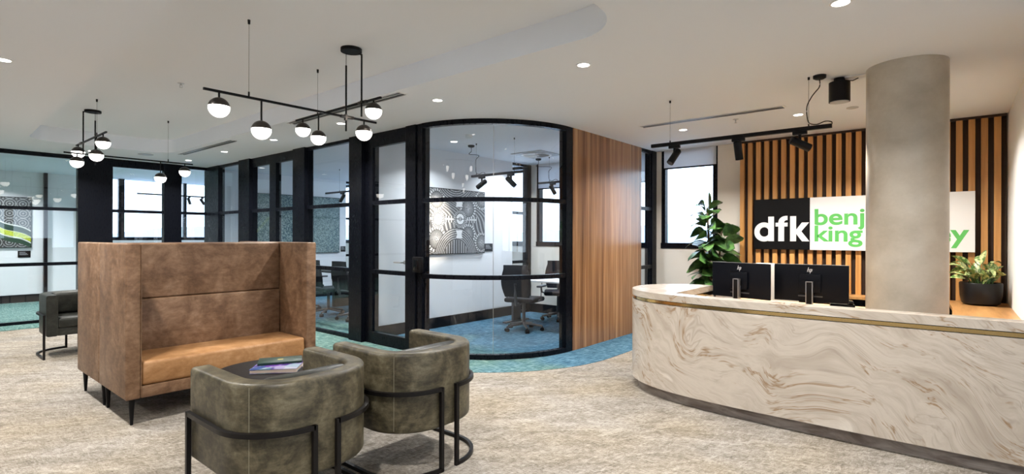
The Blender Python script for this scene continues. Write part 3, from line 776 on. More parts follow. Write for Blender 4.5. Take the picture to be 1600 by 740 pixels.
# ------------------------------------------------------------------ track lights
def spot(loc, aim, label, group, s=1.0, power=0, ang=60):
    """spot head hung under a track; aim: unit direction"""
    t = thing('track_spotlight', label, 'spotlight', loc, 0, group)
    d = Vector(aim).normalized(); c = Vector((0, 0, -0.105 * s))
    B().box(-0.018 * s, 0.018 * s, -0.055 * s, 0.055 * s, -0.028 * s, 0, 0.003).build('adapter', 'fixture', t)
    B().cone((0, 0, -0.02 * s), (0, 0, -0.075 * s), 0.012 * s, seg=12).build('arm', 'fixture', t)
    b_ = B(); b_.cone(c - d * 0.07 * s, c + d * 0.09 * s, 0.034 * s, seg=28); b_.cone(c - d * 0.082 * s, c - d * 0.07 * s, 0.026 * s, 0.034 * s, seg=28)
    b_.build('head', 'fixture', t)
    B().cone(c + d * 0.0905 * s, c + d * 0.092 * s, 0.026 * s, seg=24).build('lens', 'lamp_glow' if power else 'grey_plastic', t)
    if power:
        l = bpy.data.lights.new('spotlight_source', 'SPOT'); l.energy = power; l.color = (1, 0.88, 0.72); l.spot_size = math.radians(ang); l.spot_blend = 0.7; l.shadow_soft_size = 0.025
        o = bpy.data.objects.new('spotlight_source', l); C.objects.link(o)
        o.location = Vector(loc) + c + d * 0.10 * s; o.rotation_euler = d.to_track_quat('-Z', 'Y').to_euler()
    return t
def track(x, y0, y1, z, wires, label, rose=None, name_label=None):
    t = thing('light_track', label, 'track light rail', (x, (y0 + y1) / 2, z), 0)
    L = (y1 - y0) / 2; yc = (y0 + y1) / 2
    B().box(-0.018, 0.018, -L, L, -0.0, 0.034, 0.004).build('rail', 'fixture', t)
    for wy in wires:
        w_ = B(); w_.cone((0, wy - yc, 0.034), (0, wy - yc, ZC - z - 0.001), 0.0012, seg=6); w_.cone((0, wy - yc, ZC - z - 0.022), (0, wy - yc, ZC - z), 0.009, seg=12); w_.cone((0, wy - yc, 0.034), (0, wy - yc, 0.052), 0.006, seg=10)
        w_.build('suspension_wire', 'fixture', t)
    if rose:
        ry = rose[1] - yc; rx = rose[0] - x; hz = ZC - z
        B().lathe([(0, hz), (0.05, hz), (0.048, hz - 0.022), (0.03, hz - 0.032), (0, hz - 0.032)], rx, ry, 24).build('ceiling_rose', 'fixture', t)
        yw = wires[-1] - yc
        pts = [(rx, ry, hz - 0.03), (rx, ry - 0.0, hz - 0.09), (rx * 0.8, ry + 0.03, hz - 0.13), (rx * 0.5, yw - 0.02, hz - 0.17), (0.0, yw + 0.012, hz - 0.24), (0.0, yw + 0.012, 0.12), (0, yw - 0.005, 0.06), (0.0, yw - 0.06, 0.042), (0, yw - 0.12, 0.06), (0, yw - 0.165, 0.05), (0, yw - 0.17, 0.03)]
        def cat(P, k=5):
            P = [Vector(p) for p in P]; P = [P[0]] + P + [P[-1]]; out = []
            for i in range(1, len(P) - 2):
                for j in range(k):
                    u = j / k; p0, p1, p2, p3 = P[i - 1:i + 3]
                    out.append(0.5 * ((2 * p1) + (p2 - p0) * u + (2 * p0 - 5 * p1 + 4 * p2 - p3) * u * u + (-p0 + 3 * p1 - 3 * p2 + p3) * u ** 3))
            return out + [P[-1]]
        B().tube(cat(pts), 0.0045, 6).build('cable', 'fixture', t)
    return t
ZT = 2.300
track(4.995, 0.755, 2.33, ZT, (2.135, 0.924), 'black light track hanging above the reception desk', rose=(5.0, 0.845))
G1 = 'spotlights on the reception track'
spot((4.995, 2.09, ZT), (-0.55, 0.25, -0.75), 'left black spotlight on the reception track, tilted down towards the left', G1, power=0, ang=70)
spot((4.995, 1.49, ZT), (0.25, -0.05, -1.0), 'middle black spotlight on the reception track, pointing almost straight down', G1)
spot((4.995, 0.99, ZT), (0.55, -0.75, -0.42), 'right black spotlight on the reception track, tilted towards the slatted wall', G1, power=45, ang=80)
# office tracks seen through the curved glass
track(5.52, 4.40, 5.36, 2.26, (4.56, 5.27), 'black light track in the curved office, in front of the patterned painting', rose=(5.58, 5.43))
G2 = 'spotlights in the curved glass office'
spot((5.52, 5.16, 2.26), (-0.1, 0.85, -0.5), 'left spotlight of the office track, aimed at the patterned painting', G2, power=200, ang=55)
spot((5.52, 4.62, 2.26), (0.35, -0.6, -0.7), 'right spotlight of the office track, facing away from the painting', G2)
track(7.22, 4.60, 5.42, 2.30, (4.75, 5.2), 'black light track deep in the curved office, near the outer windows', rose=(7.26, 5.46))
spot((7.22, 5.13, 2.30), (0.25, -0.4, -0.85), 'spotlight under the office track nearest the outer windows', G2)
# north room track and boardroom track
def track_x(y, x0, x1, z, label):
    t = thing('light_track', label, 'track light rail', ((x0 + x1) / 2, y, z), 0); L = (x1 - x0) / 2
    B().box(-L, L, -0.015, 0.015, 0, 0.03, 0.003).build('rail', 'fixture', t)
    for s in (-0.7, 0.7): B().cone((s * L, 0, 0.03), (s * L, 0, ZC - z), 0.0013, seg=6).build('suspension_wire', 'fixture', t)
track_x(13.6, 3.6, 5.6, 2.31, 'thin light track in the far room seen through the left glass door')
for x, l_, am in ((4.62, 'left spotlight of the far room track', (0.2, -0.2, -0.9)), (4.90, 'middle spotlight of the far room track', (0.5, 0.1, -0.7)), (5.2, 'right spotlight of the far room track', (-0.7, -0.5, -0.6))):
    spot((x, 13.6, 2.31), am, l_, 'spotlights in the far room', 0.9)
track(5.9, 7.6, 9.9, 2.27, (8.1, 9.4), 'black light track in the boardroom, in front of the big speckled painting')
spot((5.9, 9.3, 2.27), (-0.25, 0.5, -0.85), 'spotlight on the boardroom track, aimed at the speckled painting', 'spotlights in the boardroom', power=60, ang=60)
spot((5.9, 8.1, 2.27), (-0.1, 0.3, -0.9), 'second spotlight on the boardroom track, nearer the black post', 'spotlights in the boardroom')

# air diffuser and detector in the office
t = thing('air_diffuser', 'square ceiling air diffuser with round swirl blades inside the curved office', 'air vent', (6.84, 5.18, ZC), 0)
B().box(-0.30, 0.30, -0.30, 0.30, -0.012, 0.0, 0.002).build('plate', 'grille', t)
f_ = B(); f_.lathe([(0.23, -0.013), (0.25, -0.02), (0.23, -0.026), (0.21, -0.02), (0.23, -0.013)], 0, 0, 36)
f_.cone((0, 0, -0.012), (0, 0, -0.03), 0.05)
for i in range(18):
    a_ = 2 * PI * i / 18; m_ = Matrix.Rotation(a_, 4, 'Z') @ Matrix.Translation((0.135, 0, -0.019)) @ Matrix.Rotation(0.5, 4, 'X')
    f_.box(-0.075, 0.075, -0.012, 0.012, -0.001, 0.001, mx=m_)
f_.build('swirl_blades', 'white_plastic', t)
f_ = B(); f_.lathe([(0, -0.045), (0.03, -0.045), (0.05, -0.03), (0.055, 0)], 0, 0, 24)
o = f_.build('smoke_detector', 'white_plastic'); o.location = (5.0, 4.91, ZC); tag(o, 'white domed smoke detector on the ceiling inside the curved office', 'smoke detector')

# ------------------------------------------------------------------ pendants
def globe(par, x, y, z, ztop, stem=True):
    r = 0.069
    c = B(); c.lathe([(r * math.sin(math.radians(a_)), z + r * math.cos(math.radians(a_))) for a_ in (0, 10, 22, 34, 46, 58, 70, 78, 84)], x, y, 32)
    o = c.build('globe_cap', 'globe_cap', par)
    g = B(); rg = r * 0.985; g.lathe([(rg * math.sin(math.radians(a_)), z + rg * math.cos(math.radians(a_))) for a_ in (80, 90, 100, 112, 124, 136, 148, 160, 170, 180)], x, y, 32)
    g.build('opal_globe', 'globe_glow', o)
    B().cone((x, y, z + r * 0.97), (x, y, ztop), 0.0065, seg=10).build('globe_stem', 'fixture', o)
def pendant():
    t = thing('pendant_light', 'black two-bar pendant with six globe lamps hanging over the tan booth seat', 'pendant light', (2.5, 3.815, ZR), 0, 'six globe bar pendants')
    z1, z2 = -0.555, -0.42
    B().lathe([(0, 0), (0.085, 0), (0.085, -0.026), (0.0, -0.026)], 0, 0, 40).build('canopy', 'fixture', t)
    B().box(-1.10, 0.29, 0.051, 0.067, z1 - 0.008, z1 + 0.008).build('bar', 'fixture', t, smooth=False)
    B().box(0.105, 0.121, -0.25, 1.11, z2 - 0.008, z2 + 0.008).build('bar', 'fixture', t, smooth=False)
    r_ = B(); r_.cone((-0.012, 0.055, -0.02), (-0.012, 0.055, -0.14), 0.0025, seg=8); r_.cone((-0.012, 0.055, -0.13), (-0.012, 0.055, z1 - 0.12), 0.0075, seg=12)
    r_.build('rod', 'fixture', t)
    r_ = B(); r_.cone((0.058, -0.012, -0.02), (0.092, -0.012, -0.03), 0.0075, seg=12); r_.cone((0.092, -0.012, -0.022), (0.092, -0.012, z2 - 0.125), 0.0075, seg=12); r_.build('rod', 'fixture', t)
    c_ = B(); c_.box(-0.06, 0.06, 0.047, 0.073, z1 - 0.012, z1 + 0.012, 0.003); c_.box(-0.022, -0.004, 0.046, 0.07, z1 - 0.03, z1 + 0.02); c_.build('coupling', 'globe_cap', t)
    c_ = B(); c_.box(0.10, 0.126, -0.06, 0.06, z2 - 0.012, z2 + 0.012, 0.003); c_.box(0.084, 0.12, -0.02, -0.002, z2 - 0.01, z2 + 0.01); c_.build('coupling', 'globe_cap', t)
    for (x, y, zb, yb) in ((-0.80, 0.059, z1, 0), (0.113, 0.715, z2, 0)):
        w_ = B(); w_.cone((x, y, zb), (x, y, 0), 0.0012, seg=6); w_.cone((x, y, -0.03), (x, y, 0), 0.008, 0.010, seg=12); w_.cone((x, y, zb + 0.005), (x, y, zb + 0.04), 0.006, seg=10)
        w_.build('suspension_wire', 'fixture', t)
    for x, z in ((-1.0, -0.665), (-0.71, -0.775), (0.165, -0.66)): globe(t, x, 0.059, z, z1)
    for y, z in ((0.98, -0.525), (0.70, -0.635), (-0.15, -0.515)): globe(t, 0.113, y, z, z2)
    return t
p1 = pendant()
dup(p1, (1.70, 8.17, ZR), PI, 'farther black pendant with six globes, near the left glass wall')

# ------------------------------------------------------------------ booth sofas
def booth(loc, rz, label):
    t = thing('booth_sofa', label, 'sofa', loc, rz, 'back to back tan booth sofas')
    W_, D, Ht, Zb = 1.50, 0.72, 1.345, 0.195     # local: front is y=0, back y=D, x from 0 to W
    A_ = 0.098
    for x0, nm in ((0.0, 'side_panel'), (W_ - A_, 'side_panel')):
        B().box(x0, x0 + A_, 0.0, D, Zb, Ht, 0.012, 3).build(nm, 'tan', t)
    B().box(A_, W_ - A_, D - 0.12, D, Zb, Ht - 0.002, 0.012, 3).build('back_panel', 'tan', t)
    B().box(A_ + 0.001, W_ - A_ - 0.001, D - 0.205, D - 0.115, 0.885, Ht - 0.006, 0.012, 3).build('upper_back_pad', 'tan', t)
    B().box(A_ + 0.001, W_ - A_ - 0.001, D - 0.225, D - 0.115, 0.43, 0.882, 0.016, 3).build('lower_back_cushion', 'tan', t)
    B().box(A_ + 0.002, W_ - A_ - 0.002, 0.012, D - 0.21, 0.282, 0.462, 0.028, 4).build('seat_cushion', 'tan_seat', t)
    B().box(A_, W_ - A_, 0.006, D - 0.12, Zb, 0.282, 0.008, 2).build('base_rail', 'tan', t)
    f_ = B(); xx = A_ - 0.001
    f_.box(A_ - 0.003, A_ + 0.001, -0.003, 0.02, Zb + 0.01, Ht - 0.01); f_.build('seam_piping', 'tan', t)
    for x, y in ((0.05, 0.05), (W_ - 0.05, 0.05), (0.05, D - 0.05), (W_ - 0.05, D - 0.05)):
        B().cone((x, y, Zb + 0.005), (x, y, 0.0), 0.022, 0.010, 14).build('leg', 'fixture', t)
    return t
s1_ = booth((1.155, 4.62, 0), 0, 'tan leather high-back booth sofa facing the round table')
dup(s1_, (1.155 + 1.50, 6.07, 0), PI, 'second tan booth sofa turned away, its side showing at the left behind the first')

# ------------------------------------------------------------------ barrel armchairs
def armchair(loc, rz, label, mt='olive', cush='charcoal', group='leather barrel armchairs by the booth'):
    # local: back centre at origin, chair opens towards +y; width 0.72, depth 0.68
    t = thing('barrel_armchair', label, 'armchair', loc, rz, group)
    HW, D, R_, TH = 0.36, 0.68, 0.29, 0.105
    # centre line of the wall, U shaped
    c = TH / 2
    def upath(off, z, dfront):
        r = R_ - off
        return [(-HW + off, dfront, z)] + [(x, y, z) for x, y in arc(-HW + R_, R_, r, 180, 270, 12)] + [(x, y, z) for x, y in arc(HW - R_, R_, r, 270, 360, 12)] + [(HW - off, dfront, z)]
    Zb, Zt = 0.255, 0.722
    zc = (Zb + Zt) / 2; hh = Zt - Zb
    prof = rrect(TH, hh, 0.022, 4)
    B().sweep(upath(c, zc, D - 0.004), prof).build('wrap_back', mt, t)
    # piping round the top edge and the two seams
    pp_ = B(); pp_.tube(upath(0.004, Zt - 0.018, D - 0.01), 0.0035, 6); pp_.build('piping', mt, t)
    sb = B()
    sb.cone((-0.3075, 0.1237, Zb + 0.02), (-0.3075, 0.1237, Zt - 0.015), 0.0016, seg=6)
    sb.build('seam', 'olive_seam' if mt == 'olive' else mt, t)
    inner = [(-HW + TH, D - 0.02)] + arc(-HW + R_, R_, R_ - TH, 180, 270, 8) + arc(HW - R_, R_, R_ - TH, 270, 360, 8) + [(HW - TH, D - 0.02)]
    B().prism(inner, Zb, 0.34, 0.01).build('seat_base', mt, t)
    inner2 = [(x * 0.985, 0.01 + y * 0.99) for x, y in inner[1:-1]]
    inner2 = [(-HW + TH + 0.005, D - 0.005)] + inner2 + [(HW - TH - 0.005, D - 0.005)]
    B().prism(inner2, 0.34, 0.455, 0.03, 4).build('seat_cushion', mt, t)
    mx = Matrix.Translation((0, TH + 0.06, 0.585)) @ Matrix.Rotation(math.radians(-9), 4, 'X')
    B().box(-0.23, 0.23, -0.05, 0.05, -0.125, 0.135, 0.04, 4, mx=mx).build('back_cushion', cush, t)
    # two D-shaped tube frames
    zr, s = 0.492, 0.011
    sq = [(-s, -s), (s, -s), (s, s), (-s, s)]
    o_ = -0.016
    for sx in (-1, 1):
        top = [(sx * 0.062, o_, zr)] + [(sx * abs(x), y, zr) for x, y in arc(HW - R_, R_, R_ - o_, 270, 360, 12)] + [(sx * (HW - o_), D - 0.02, zr)]
        f_ = B()
        f_.sweep(top, sq)
        f_.sweep([(x, y, s) for x, y, z in top], sq)
        f_.box(sx * 0.062 - s, sx * 0.062 + s, o_ - s, o_ + s, 0, zr + s)
        f_.box(sx * (HW - o_) - s, sx * (HW - o_) + s, D - 0.02 - s, D - 0.02 + s, 0, zr + s)
        f_.build('tube_frame', 'dark_tube', t)
    return t
M['olive_seam'] = plain('seam_thread', (0.20, 0.18, 0.12), 0.6)
armchair((1.395, 2.345, 0), 0, 'nearest olive leather barrel armchair with black tube frame, at the bottom edge', 'olive')
armchair((2.215, 2.35, 0), 0, 'right olive leather barrel armchair with black tube frame, nearer the glass wall', 'olive')
armchair((1.575, 8.52, 0), PI, 'dark barrel armchair facing the camera beyond the booth sofas at the left', 'charcoal')

# ------------------------------------------------------------------ round side table with books
TX, TY, TZ, TRR = 1.71, 3.54, 0.50, 0.355
t = thing('round_table', 'round black side table between the armchairs and the booth sofa', 'table', (TX, TY, 0))
B().lathe([(0, TZ), (TRR - 0.004, TZ), (TRR, TZ - 0.004), (TRR, TZ - 0.02), (TRR - 0.01, TZ - 0.025), (0, TZ - 0.025)], 0, 0, 64).build('tabletop', 'table_top', t)
B().cone((0, 0, 0.015), (0, 0, TZ - 0.025), 0.03).build('pedestal', 'fixture', t)
B().lathe([(0, 0), (0.2, 0), (0.2, 0.008), (0.03, 0.018), (0, 0.018)], 0, 0, 40).build('base', 'fixture', t)
mg = thing('magazine', 'thick colourful magazine with a blue cover lying on the round table', 'magazine', (1.735, 3.51, TZ), -0.72)
B().box(-0.145, 0.145, -0.105, 0.105, 0.002, 0.024, 0.001).build('pages', 'paper', mg)
B().box(-0.148, 0.148, -0.108, 0.108, 0.024, 0.027).build('cover', 'magazine', mg)
B().box(-0.148, 0.148, -0.108, 0.108, 0.0, 0.002).build('back_cover', 'magazine', mg)
gb = thing('green_book', 'slim dark green book with a small gold emblem lying on the magazine', 'book', (1.80, 3.60, TZ + 0.0272), -0.50)
B().box(-0.14, 0.14, -0.085, 0.085, 0.0, 0.016, 0.002).build('cover', 'book_green', gb)
B().box(-0.018, 0.018, -0.018, 0.018, 0.0161, 0.0168).build('emblem', 'gold_print', gb)
cu = B(); cu.lathe([(0, 0), (0.03, 0), (0.04, 0.012), (0.044, 0.03), (0.040, 0.03), (0.034, 0.012), (0, 0.006)], 0, 0, 28)
o = cu.build('small_dish', 'white_plastic'); o.location = (1.885, 3.37, TZ); tag(o, 'small white dish on the round table, right of the magazine', 'dish')

# ------------------------------------------------------------------ plants
def leaf(b, base, direction, length, width, droop=0.35, fold=0.12, pear=True, nseg=7, wav=0.0, rollr=0.5):
    d = Vector(direction).normalized(); up = Vector((0, 0, 1))
    side = d.cross(up)
    if side.length < 0.05: side = Vector((1, 0, 0))
    side.normalize(); nrm = side.cross(d).normalized()
    roll = random.uniform(-rollr, rollr)
    side = Matrix.Rotation(roll, 3, d) @ side; nrm = Matrix.Rotation(roll, 3, d) @ nrm
    rows = []; ph = random.random() * 6
    for i in range(nseg + 1):
        u = i / nseg
        if pear: wv = math.sin(PI * u ** 0.75 * 0.93 + 0.06) ** 0.8 * (0.55 + 0.55 * u)
        else: wv = math.sin(PI * u ** 0.8) ** 0.9
        wv = max(wv, 0.03) * width / 2
        if i == nseg: wv = 0.02 * width
        c = Vector(base) + d * (u * length) - up * (droop * length * u * u) 
        wob = wav * math.sin(u * 13 + ph)
        rows.append([b.b.verts.new(c + side * (s * wv) + nrm * (fold * abs(s) * wv * 2 + wob * abs(s) * width)) for s in (-1, -0.5, 0, 0.5, 1)])
    for r0, r1 in zip(rows, rows[1:]):
        for k_ in range(4): b.b.faces.new((r0[k_], r0[k_ + 1], r1[k_ + 1], r1[k_]))
t = thing('fiddle_leaf_fig', 'tall potted fig with large glossy dark green leaves beside the right window', 'plant', (7.30, 2.56, 0))
B().lathe([(0, 0), (0.15, 0), (0.19, 0.36), (0.18, 0.36), (0.15, 0.33), (0, 0.33)], 0, 0, 32).build('pot', 'pot', t)
B().lathe([(0, 0.333), (0.165, 0.333)], 0, 0, 24).build('soil', 'soil', t)
st = B(); stems = [[(0.0, 0.0, 0.32), (0.02, -0.02, 0.8), (0.0, 0.0, 1.25), (-0.01, 0.02, 1.80)], [(0.03, -0.03, 0.32), (0.06, -0.09, 0.8), (0.05, -0.13, 1.2), (0.03, -0.16, 1.5)]]
for s_ in stems: st.tube(s_, 0.013, 8)
st.build('stem', 'bark', t)
fo = B()
def on(s_, u):
    u = min(max(u, 0), 0.999) * (len(s_) - 1); i = int(u); return Vector(s_[i]).lerp(Vector(s_[i + 1]), u - i)
for si, s_ in enumerate(stems):
    nlf = 46 if si == 0 else 30
    for i in range(nlf):
        u = 0.28 + 0.72 * i / (nlf - 1); p = on(s_, u); a_ = i * 2.399 + si
        el = 0.45 + 1.1 * max(0, (u - 0.72) / 0.28)
        dr = (math.cos(a_), math.sin(a_), el + random.uniform(-0.25, 0.25))
        L_ = random.uniform(0.26, 0.36) * (0.85 if u > 0.93 else 1)
        leaf(fo, p + Vector((math.cos(a_), math.sin(a_), 0.3)) * 0.04, dr, L_, L_ * random.uniform(0.70, 0.86), droop=random.uniform(0.15, 0.8), fold=0.08, wav=0.02, rollr=1.1)
leaf(fo, (0, 0, 1.76), (0.03, 0.02, 1), 0.27, 0.16, 0, 0.1)
fo.build('foliage', 'fig_leaf', t)

t = thing('variegated_plant', 'bushy plant with yellow and green leaves in a black pot on the bench', 'plant', (7.42, -0.235, 0.70))
B().lathe([(0, 0), (0.125, 0), (0.155, 0.02), (0.172, 0.10), (0.176, 0.225), (0.170, 0.235), (0.160, 0.23), (0.155, 0.20), (0, 0.20)], 0, 0, 40).build('pot', 'pot', t)
B().lathe([(0, 0.203), (0.15, 0.203)], 0, 0, 24).build('soil', 'soil', t)
fo = B(); sm_ = B()
for i in range(46):
    a_ = i * 2.399; rr = 0.02 + 0.075 * random.random(); hgt = random.uniform(0.27, 0.44)
    b0 = Vector((rr * math.cos(a_), rr * math.sin(a_), 0.2)); k_ = random.uniform(0.35, 1.0)
    tip = b0 + Vector((math.cos(a_) * 0.11 * k_, math.sin(a_) * 0.11 * k_, hgt - 0.2))
    tip.y = max(tip.y, -0.12); tip.x = min(tip.x, 0.12)
    sm_.tube([b0, b0.lerp(tip, 0.5) + Vector((0, 0, 0.02)), tip], 0.0035, 6)
    dx, dy = math.cos(a_), math.sin(a_)
    L_ = random.uniform(0.15, 0.23)
    if tip.y + dy * L_ < -0.20: dy = abs(dy) * 0.3; 
    if tip.x + dx * L_ > 0.24: dx *= 0.3
    leaf(fo, tip, (dx, dy, random.uniform(0.0, 0.9)), L_, L_ * 0.42, droop=random.uniform(0.1, 0.6), pear=False, fold=0.15, rollr=1.0)
sm_.build('stem', 'fig_leaf', t); fo.build('foliage', 'var_leaf', t)

# ------------------------------------------------------------------ paintings
def canvas(name, label, cx, y, zc, wd, ht, fn, nx, nz, frame_mat='fixture'):
    """picture on a wall facing -y"""
    t = thing(name, label, 'painting', (cx, y, zc))
    f_ = B(); f_.box(-wd / 2 - 0.012, wd / 2 + 0.012, -0.035, 0, -ht / 2 - 0.012, ht / 2 + 0.012, 0.002, 1); f_.build('frame', frame_mat, t, smooth=False)
    b = bmesh.new(); grid = [[b.verts.new((-wd / 2 + wd * i / nx, -0.037, -ht / 2 + ht * j / nz)) for i in range(nx + 1)] for j in range(nz + 1)]
    lay = b.loops.layers.float_color.new('paint')
    for j in range(nz):
        for i in range(nx):
            f = b.faces.new((grid[j][i], grid[j][i + 1], grid[j + 1][i + 1], grid[j + 1][i]))
            cc_ = fn((i + 0.5) / nx * wd, (j + 0.5) / nz * ht)
            for lp in f.loops: lp[lay] = (*cc_, 1)
    me = bpy.data.meshes.new('artwork'); b.to_mesh(me); b.free(); me.materials.append(M['paint'])
    o = bpy.data.objects.new('artwork', me); C.objects.link(o); o.parent = t
    return t
def h2(i, j): 
    v = math.sin(i * 127.1 + j * 311.7) * 43758.5453; return v - math.floor(v)
# black and white rings, wheels and joining paths
wheels = [(0.22, 0.83, 0.17), (0.22, 0.22, 0.20), (1.22, 0.87, 0.16), (1.22, 0.17, 0.16), (0.90, 0.72, 0.18), (0.90, 0.30, 0.17)]
eyes = [(0.25, 0.53, 0.085), (0.72, 0.545, 0.085)]
def art_bw(x, z):
    g = lambda v: (v, v * 0.98, v * 0.94)
    for ex, ez, er in eyes:
        d = math.hypot(x - ex, z - ez)
        if d < er: return g(0.02 if abs(d - er * 0.35) < 0.006 or abs(z - ez) < 0.004 else 0.72)
        if d < er + 0.012: return g(0.02)
        if d < er + 0.055: return g(0.45 if math.sin(math.atan2(z - ez, x - ex) * 26) > 0 else 0.03)
    if abs(x - 0.70) < 0.05 + abs(z - 0.30) * 0.35 and abs(z - 0.30) < 0.065: return g(0.72)
    if abs(x - 0.70) < 0.06 + abs(z - 0.785) * 0.3 and abs(z - 0.785) < 0.045: return g(0.70)
    for cx_, cz_, k_ in ((0.64, -0.08, 0.46), (0.62, 1.30, 0.46)):
        d = math.hypot((x - cx_), (z - cz_) * 0.95)
        if d < k_:
            if d < k_ * 0.60: return g(0.30 if math.sin(x * 120) > 0.1 else 0.015)
            return g(0.34 if math.sin(d * 190) > 0.2 else 0.02)
    for wx, wz, wr in wheels:
        d = math.hypot(x - wx, z - wz)
        if d < wr:
            a_ = math.atan2(z - wz, x - wx)
            if d < wr * 0.72: return g(max(0.03, 0.50 * (1 - d / wr)) if math.sin(a_ * 30) > -0.2 else 0.03)
            if d < wr * 0.78: return g(0.01)
            return g(0.55 if math.sin(a_ * 22) > -0.3 else 0.02)
    if abs(z - 0.54) < 0.05 and x < 1.1: return g(0.40 if math.sin(x * 110) > 0 else 0.03) if abs(z - 0.54) > 0.012 else g(0.5)
    v = math.sin((x * 0.6 + math.sin(z * 7) * 0.12 + z) * 120)
    return g(0.26 if v > 0.2 else 0.035)
canvas('painting', 'square black and white painting of ringed circles seen through the curved glass', 5.885, 6.079, 1.64, 1.29, 1.00, art_bw, 200, 156)
def art_speck(x, z):
    v = h2(int(x * 60), int(z * 60)); u = 0.5 + 0.5 * math.sin(x * 5 + math.sin(z * 6))
    base = (0.05 + 0.05 * u, 0.10 + 0.05 * u, 0.115 + 0.03 * u)
    if v > 0.62: return (0.26, 0.33, 0.30)
    if v > 0.50: return (0.14, 0.20, 0.17)
    return base
canvas('painting', 'large speckled grey green painting seen through the double doors', 6.02, AY + 0.098, 1.67, 2.15, 1.28, art_speck, 130, 78)
def art_river(x, z):
    s = z - (0.93 - 0.72 * x) - 0.07 * math.sin(x * 7 + 1)
    g = lambda v: (v, v, v * 0.95)
    if abs(s) < 0.055: return (0.008, 0.035, 0.018)
    if abs(s + 0.115) < 0.05: return (0.50, 0.55, 0.03) if h2(int(x * 80), int(z * 80)) > 0.3 else (0.25, 0.33, 0.02)
    if abs(s + 0.18) < 0.014 or abs(s - 0.068) < 0.012 or abs(s + 0.06) < 0.008: return (0.6, 0.62, 0.55)
    if s < -0.19 and s > -0.29: return (0.015, 0.05, 0.025)
    i, j = int(x / 0.2), int(z / 0.2); d = math.hypot(x - (i + 0.5) * 0.2 + 0.02 * h2(i, j), z - (j + 0.5) * 0.2)
    return g(0.30 if math.sin(d * 150) > 0.35 else 0.03)
canvas('painting', 'dark dotted painting with a yellow and green river band at the far left', 1.56, Y1 - 0.002, 1.68, 1.02, 1.03, art_river, 150, 150)
def plaque(x, y, z, wd, ht, label):
    t = thing('wall_label', label, 'label', (x, y, z), 0, 'black title plates beside the paintings')
    B().box(-wd / 2, wd / 2, -0.008, 0, -ht / 2, ht / 2).build('plate', 'fixture', t, smooth=False)
    f_ = B()
    for i in range(3): f_.box(-wd * 0.38, wd * (0.1 + 0.1 * i), -0.0088, -0.008, ht * (0.25 - 0.18 * i), ht * (0.25 - 0.18 * i) + 0.008)
    f_.build('text_lines', 'grille', t, smooth=False)
plaque(6.67, 6.079, 1.22, 0.20, 0.135, 'small black title plate beside the black and white painting')
plaque(7.22, AY + 0.099, 1.10, 0.13, 0.13, 'small black title plate beside the large speckled painting')
plaque(1.97, Y1 - 0.001, 1.015, 0.20, 0.14, 'small black title plate below the painting at the far left')

# ------------------------------------------------------------------ office chairs and tables
def office_chair(loc, rz, label):
    t = thing('office_chair', label, 'office chair', loc, rz, 'black wheeled office chairs')
    # faces +y, back at -y
    b_ = B(); rows = []
    for i in range(9):
        u = i / 8; z = 0.52 + 0.47 * u; w_ = 0.19 + 0.045 * math.sin(PI * min(1, u * 1.15)); y = -0.22 - 0.03 * math.sin(PI * u) - 0.06 * u * u
        rows.append([(x * w_, y - 0.035 * x * x + 0.035, z) for x in (-1, -0.66, -0.33, 0, 0.33, 0.66, 1)])
    fv = [[b_.b.verts.new(p) for p in r] for r in rows]; bv = [[b_.b.verts.new((p[0], p[1] - 0.03, p[2])) for p in r] for r in rows]
    for i in range(8):
        for j in range(6):
            b_.b.faces.new((fv[i][j], fv[i][j + 1], fv[i + 1][j + 1], fv[i + 1][j])); b_.b.faces.new((bv[i][j], bv[i + 1][j], bv[i + 1][j + 1], bv[i][j + 1]))
        for j in (0, 6): b_.b.faces.new((fv[i][j], fv[i + 1][j], bv[i + 1][j], bv[i][j]))
    for i in (0, 8):
        for j in range(6): b_.b.faces.new((fv[i][j], fv[i][j + 1], bv[i][j + 1], bv[i][j]))
    b_.build('backrest', 'black_mesh', t)
    B().box(-0.24, 0.24, -0.20, 0.26, 0.43, 0.50, 0.03, 3).build('seat', 'black_mesh', t)
    B().tube([(0, -0.12, 0.42), (0, -0.27, 0.42), (0, -0.30, 0.55), (0, -0.30, 0.72)], 0.022, 10).build('back_support', 'grey_plastic', t)
    B().cone((0, 0, 0.10), (0, 0, 0.43), 0.026).build('gas_lift', 'grey_plastic', t)
    for sx in (-1, 1):
        a_ = B(); a_.tube([(sx * 0.22, 0.0, 0.45), (sx * 0.28, 0.0, 0.47), (sx * 0.28, 0.0, 0.66)], 0.014, 8); a_.box(sx * 0.28 - 0.035, sx * 0.28 + 0.035, -0.10, 0.14, 0.66, 0.69, 0.01)
        a_.build('armrest', 'grey_plastic', t)
    f_ = B()
    for i in range(5):
        a_ = 2 * PI * i / 5 + 0.3; f_.cone((0, 0, 0.115), (0.28 * math.cos(a_), 0.28 * math.sin(a_), 0.075), 0.024, 0.014, 8)
    f_.build('star_base', 'grey_plastic', t)
    for i in range(5):
        a_ = 2 * PI * i / 5 + 0.3; x, y = 0.28 * math.cos(a_), 0.28 * math.sin(a_)
        c_ = B(); tx, ty = -math.sin(a_), math.cos(a_)
        c_.cone((x - tx * 0.028, y - ty * 0.028, 0.03), (x + tx * 0.028, y + ty * 0.028, 0.03), 0.03, seg=16); c_.cone((x, y, 0.03), (x, y, 0.08), 0.008, seg=8)
        c_.build('caster', 'fixture', t)
    return t
oc = office_chair((6.20, 4.93, 0), math.radians(-76), 'black office chair with its back to the curved glass')
dup(oc, (7.38, 5.12, 0), math.radians(125), 'black office chair on the far side of the desk, by the right frame')
dk2 = thing('office_desk', 'white topped desk with a grey panel leg inside the curved glass office', 'desk', (6.78, 4.95, 0), 0)
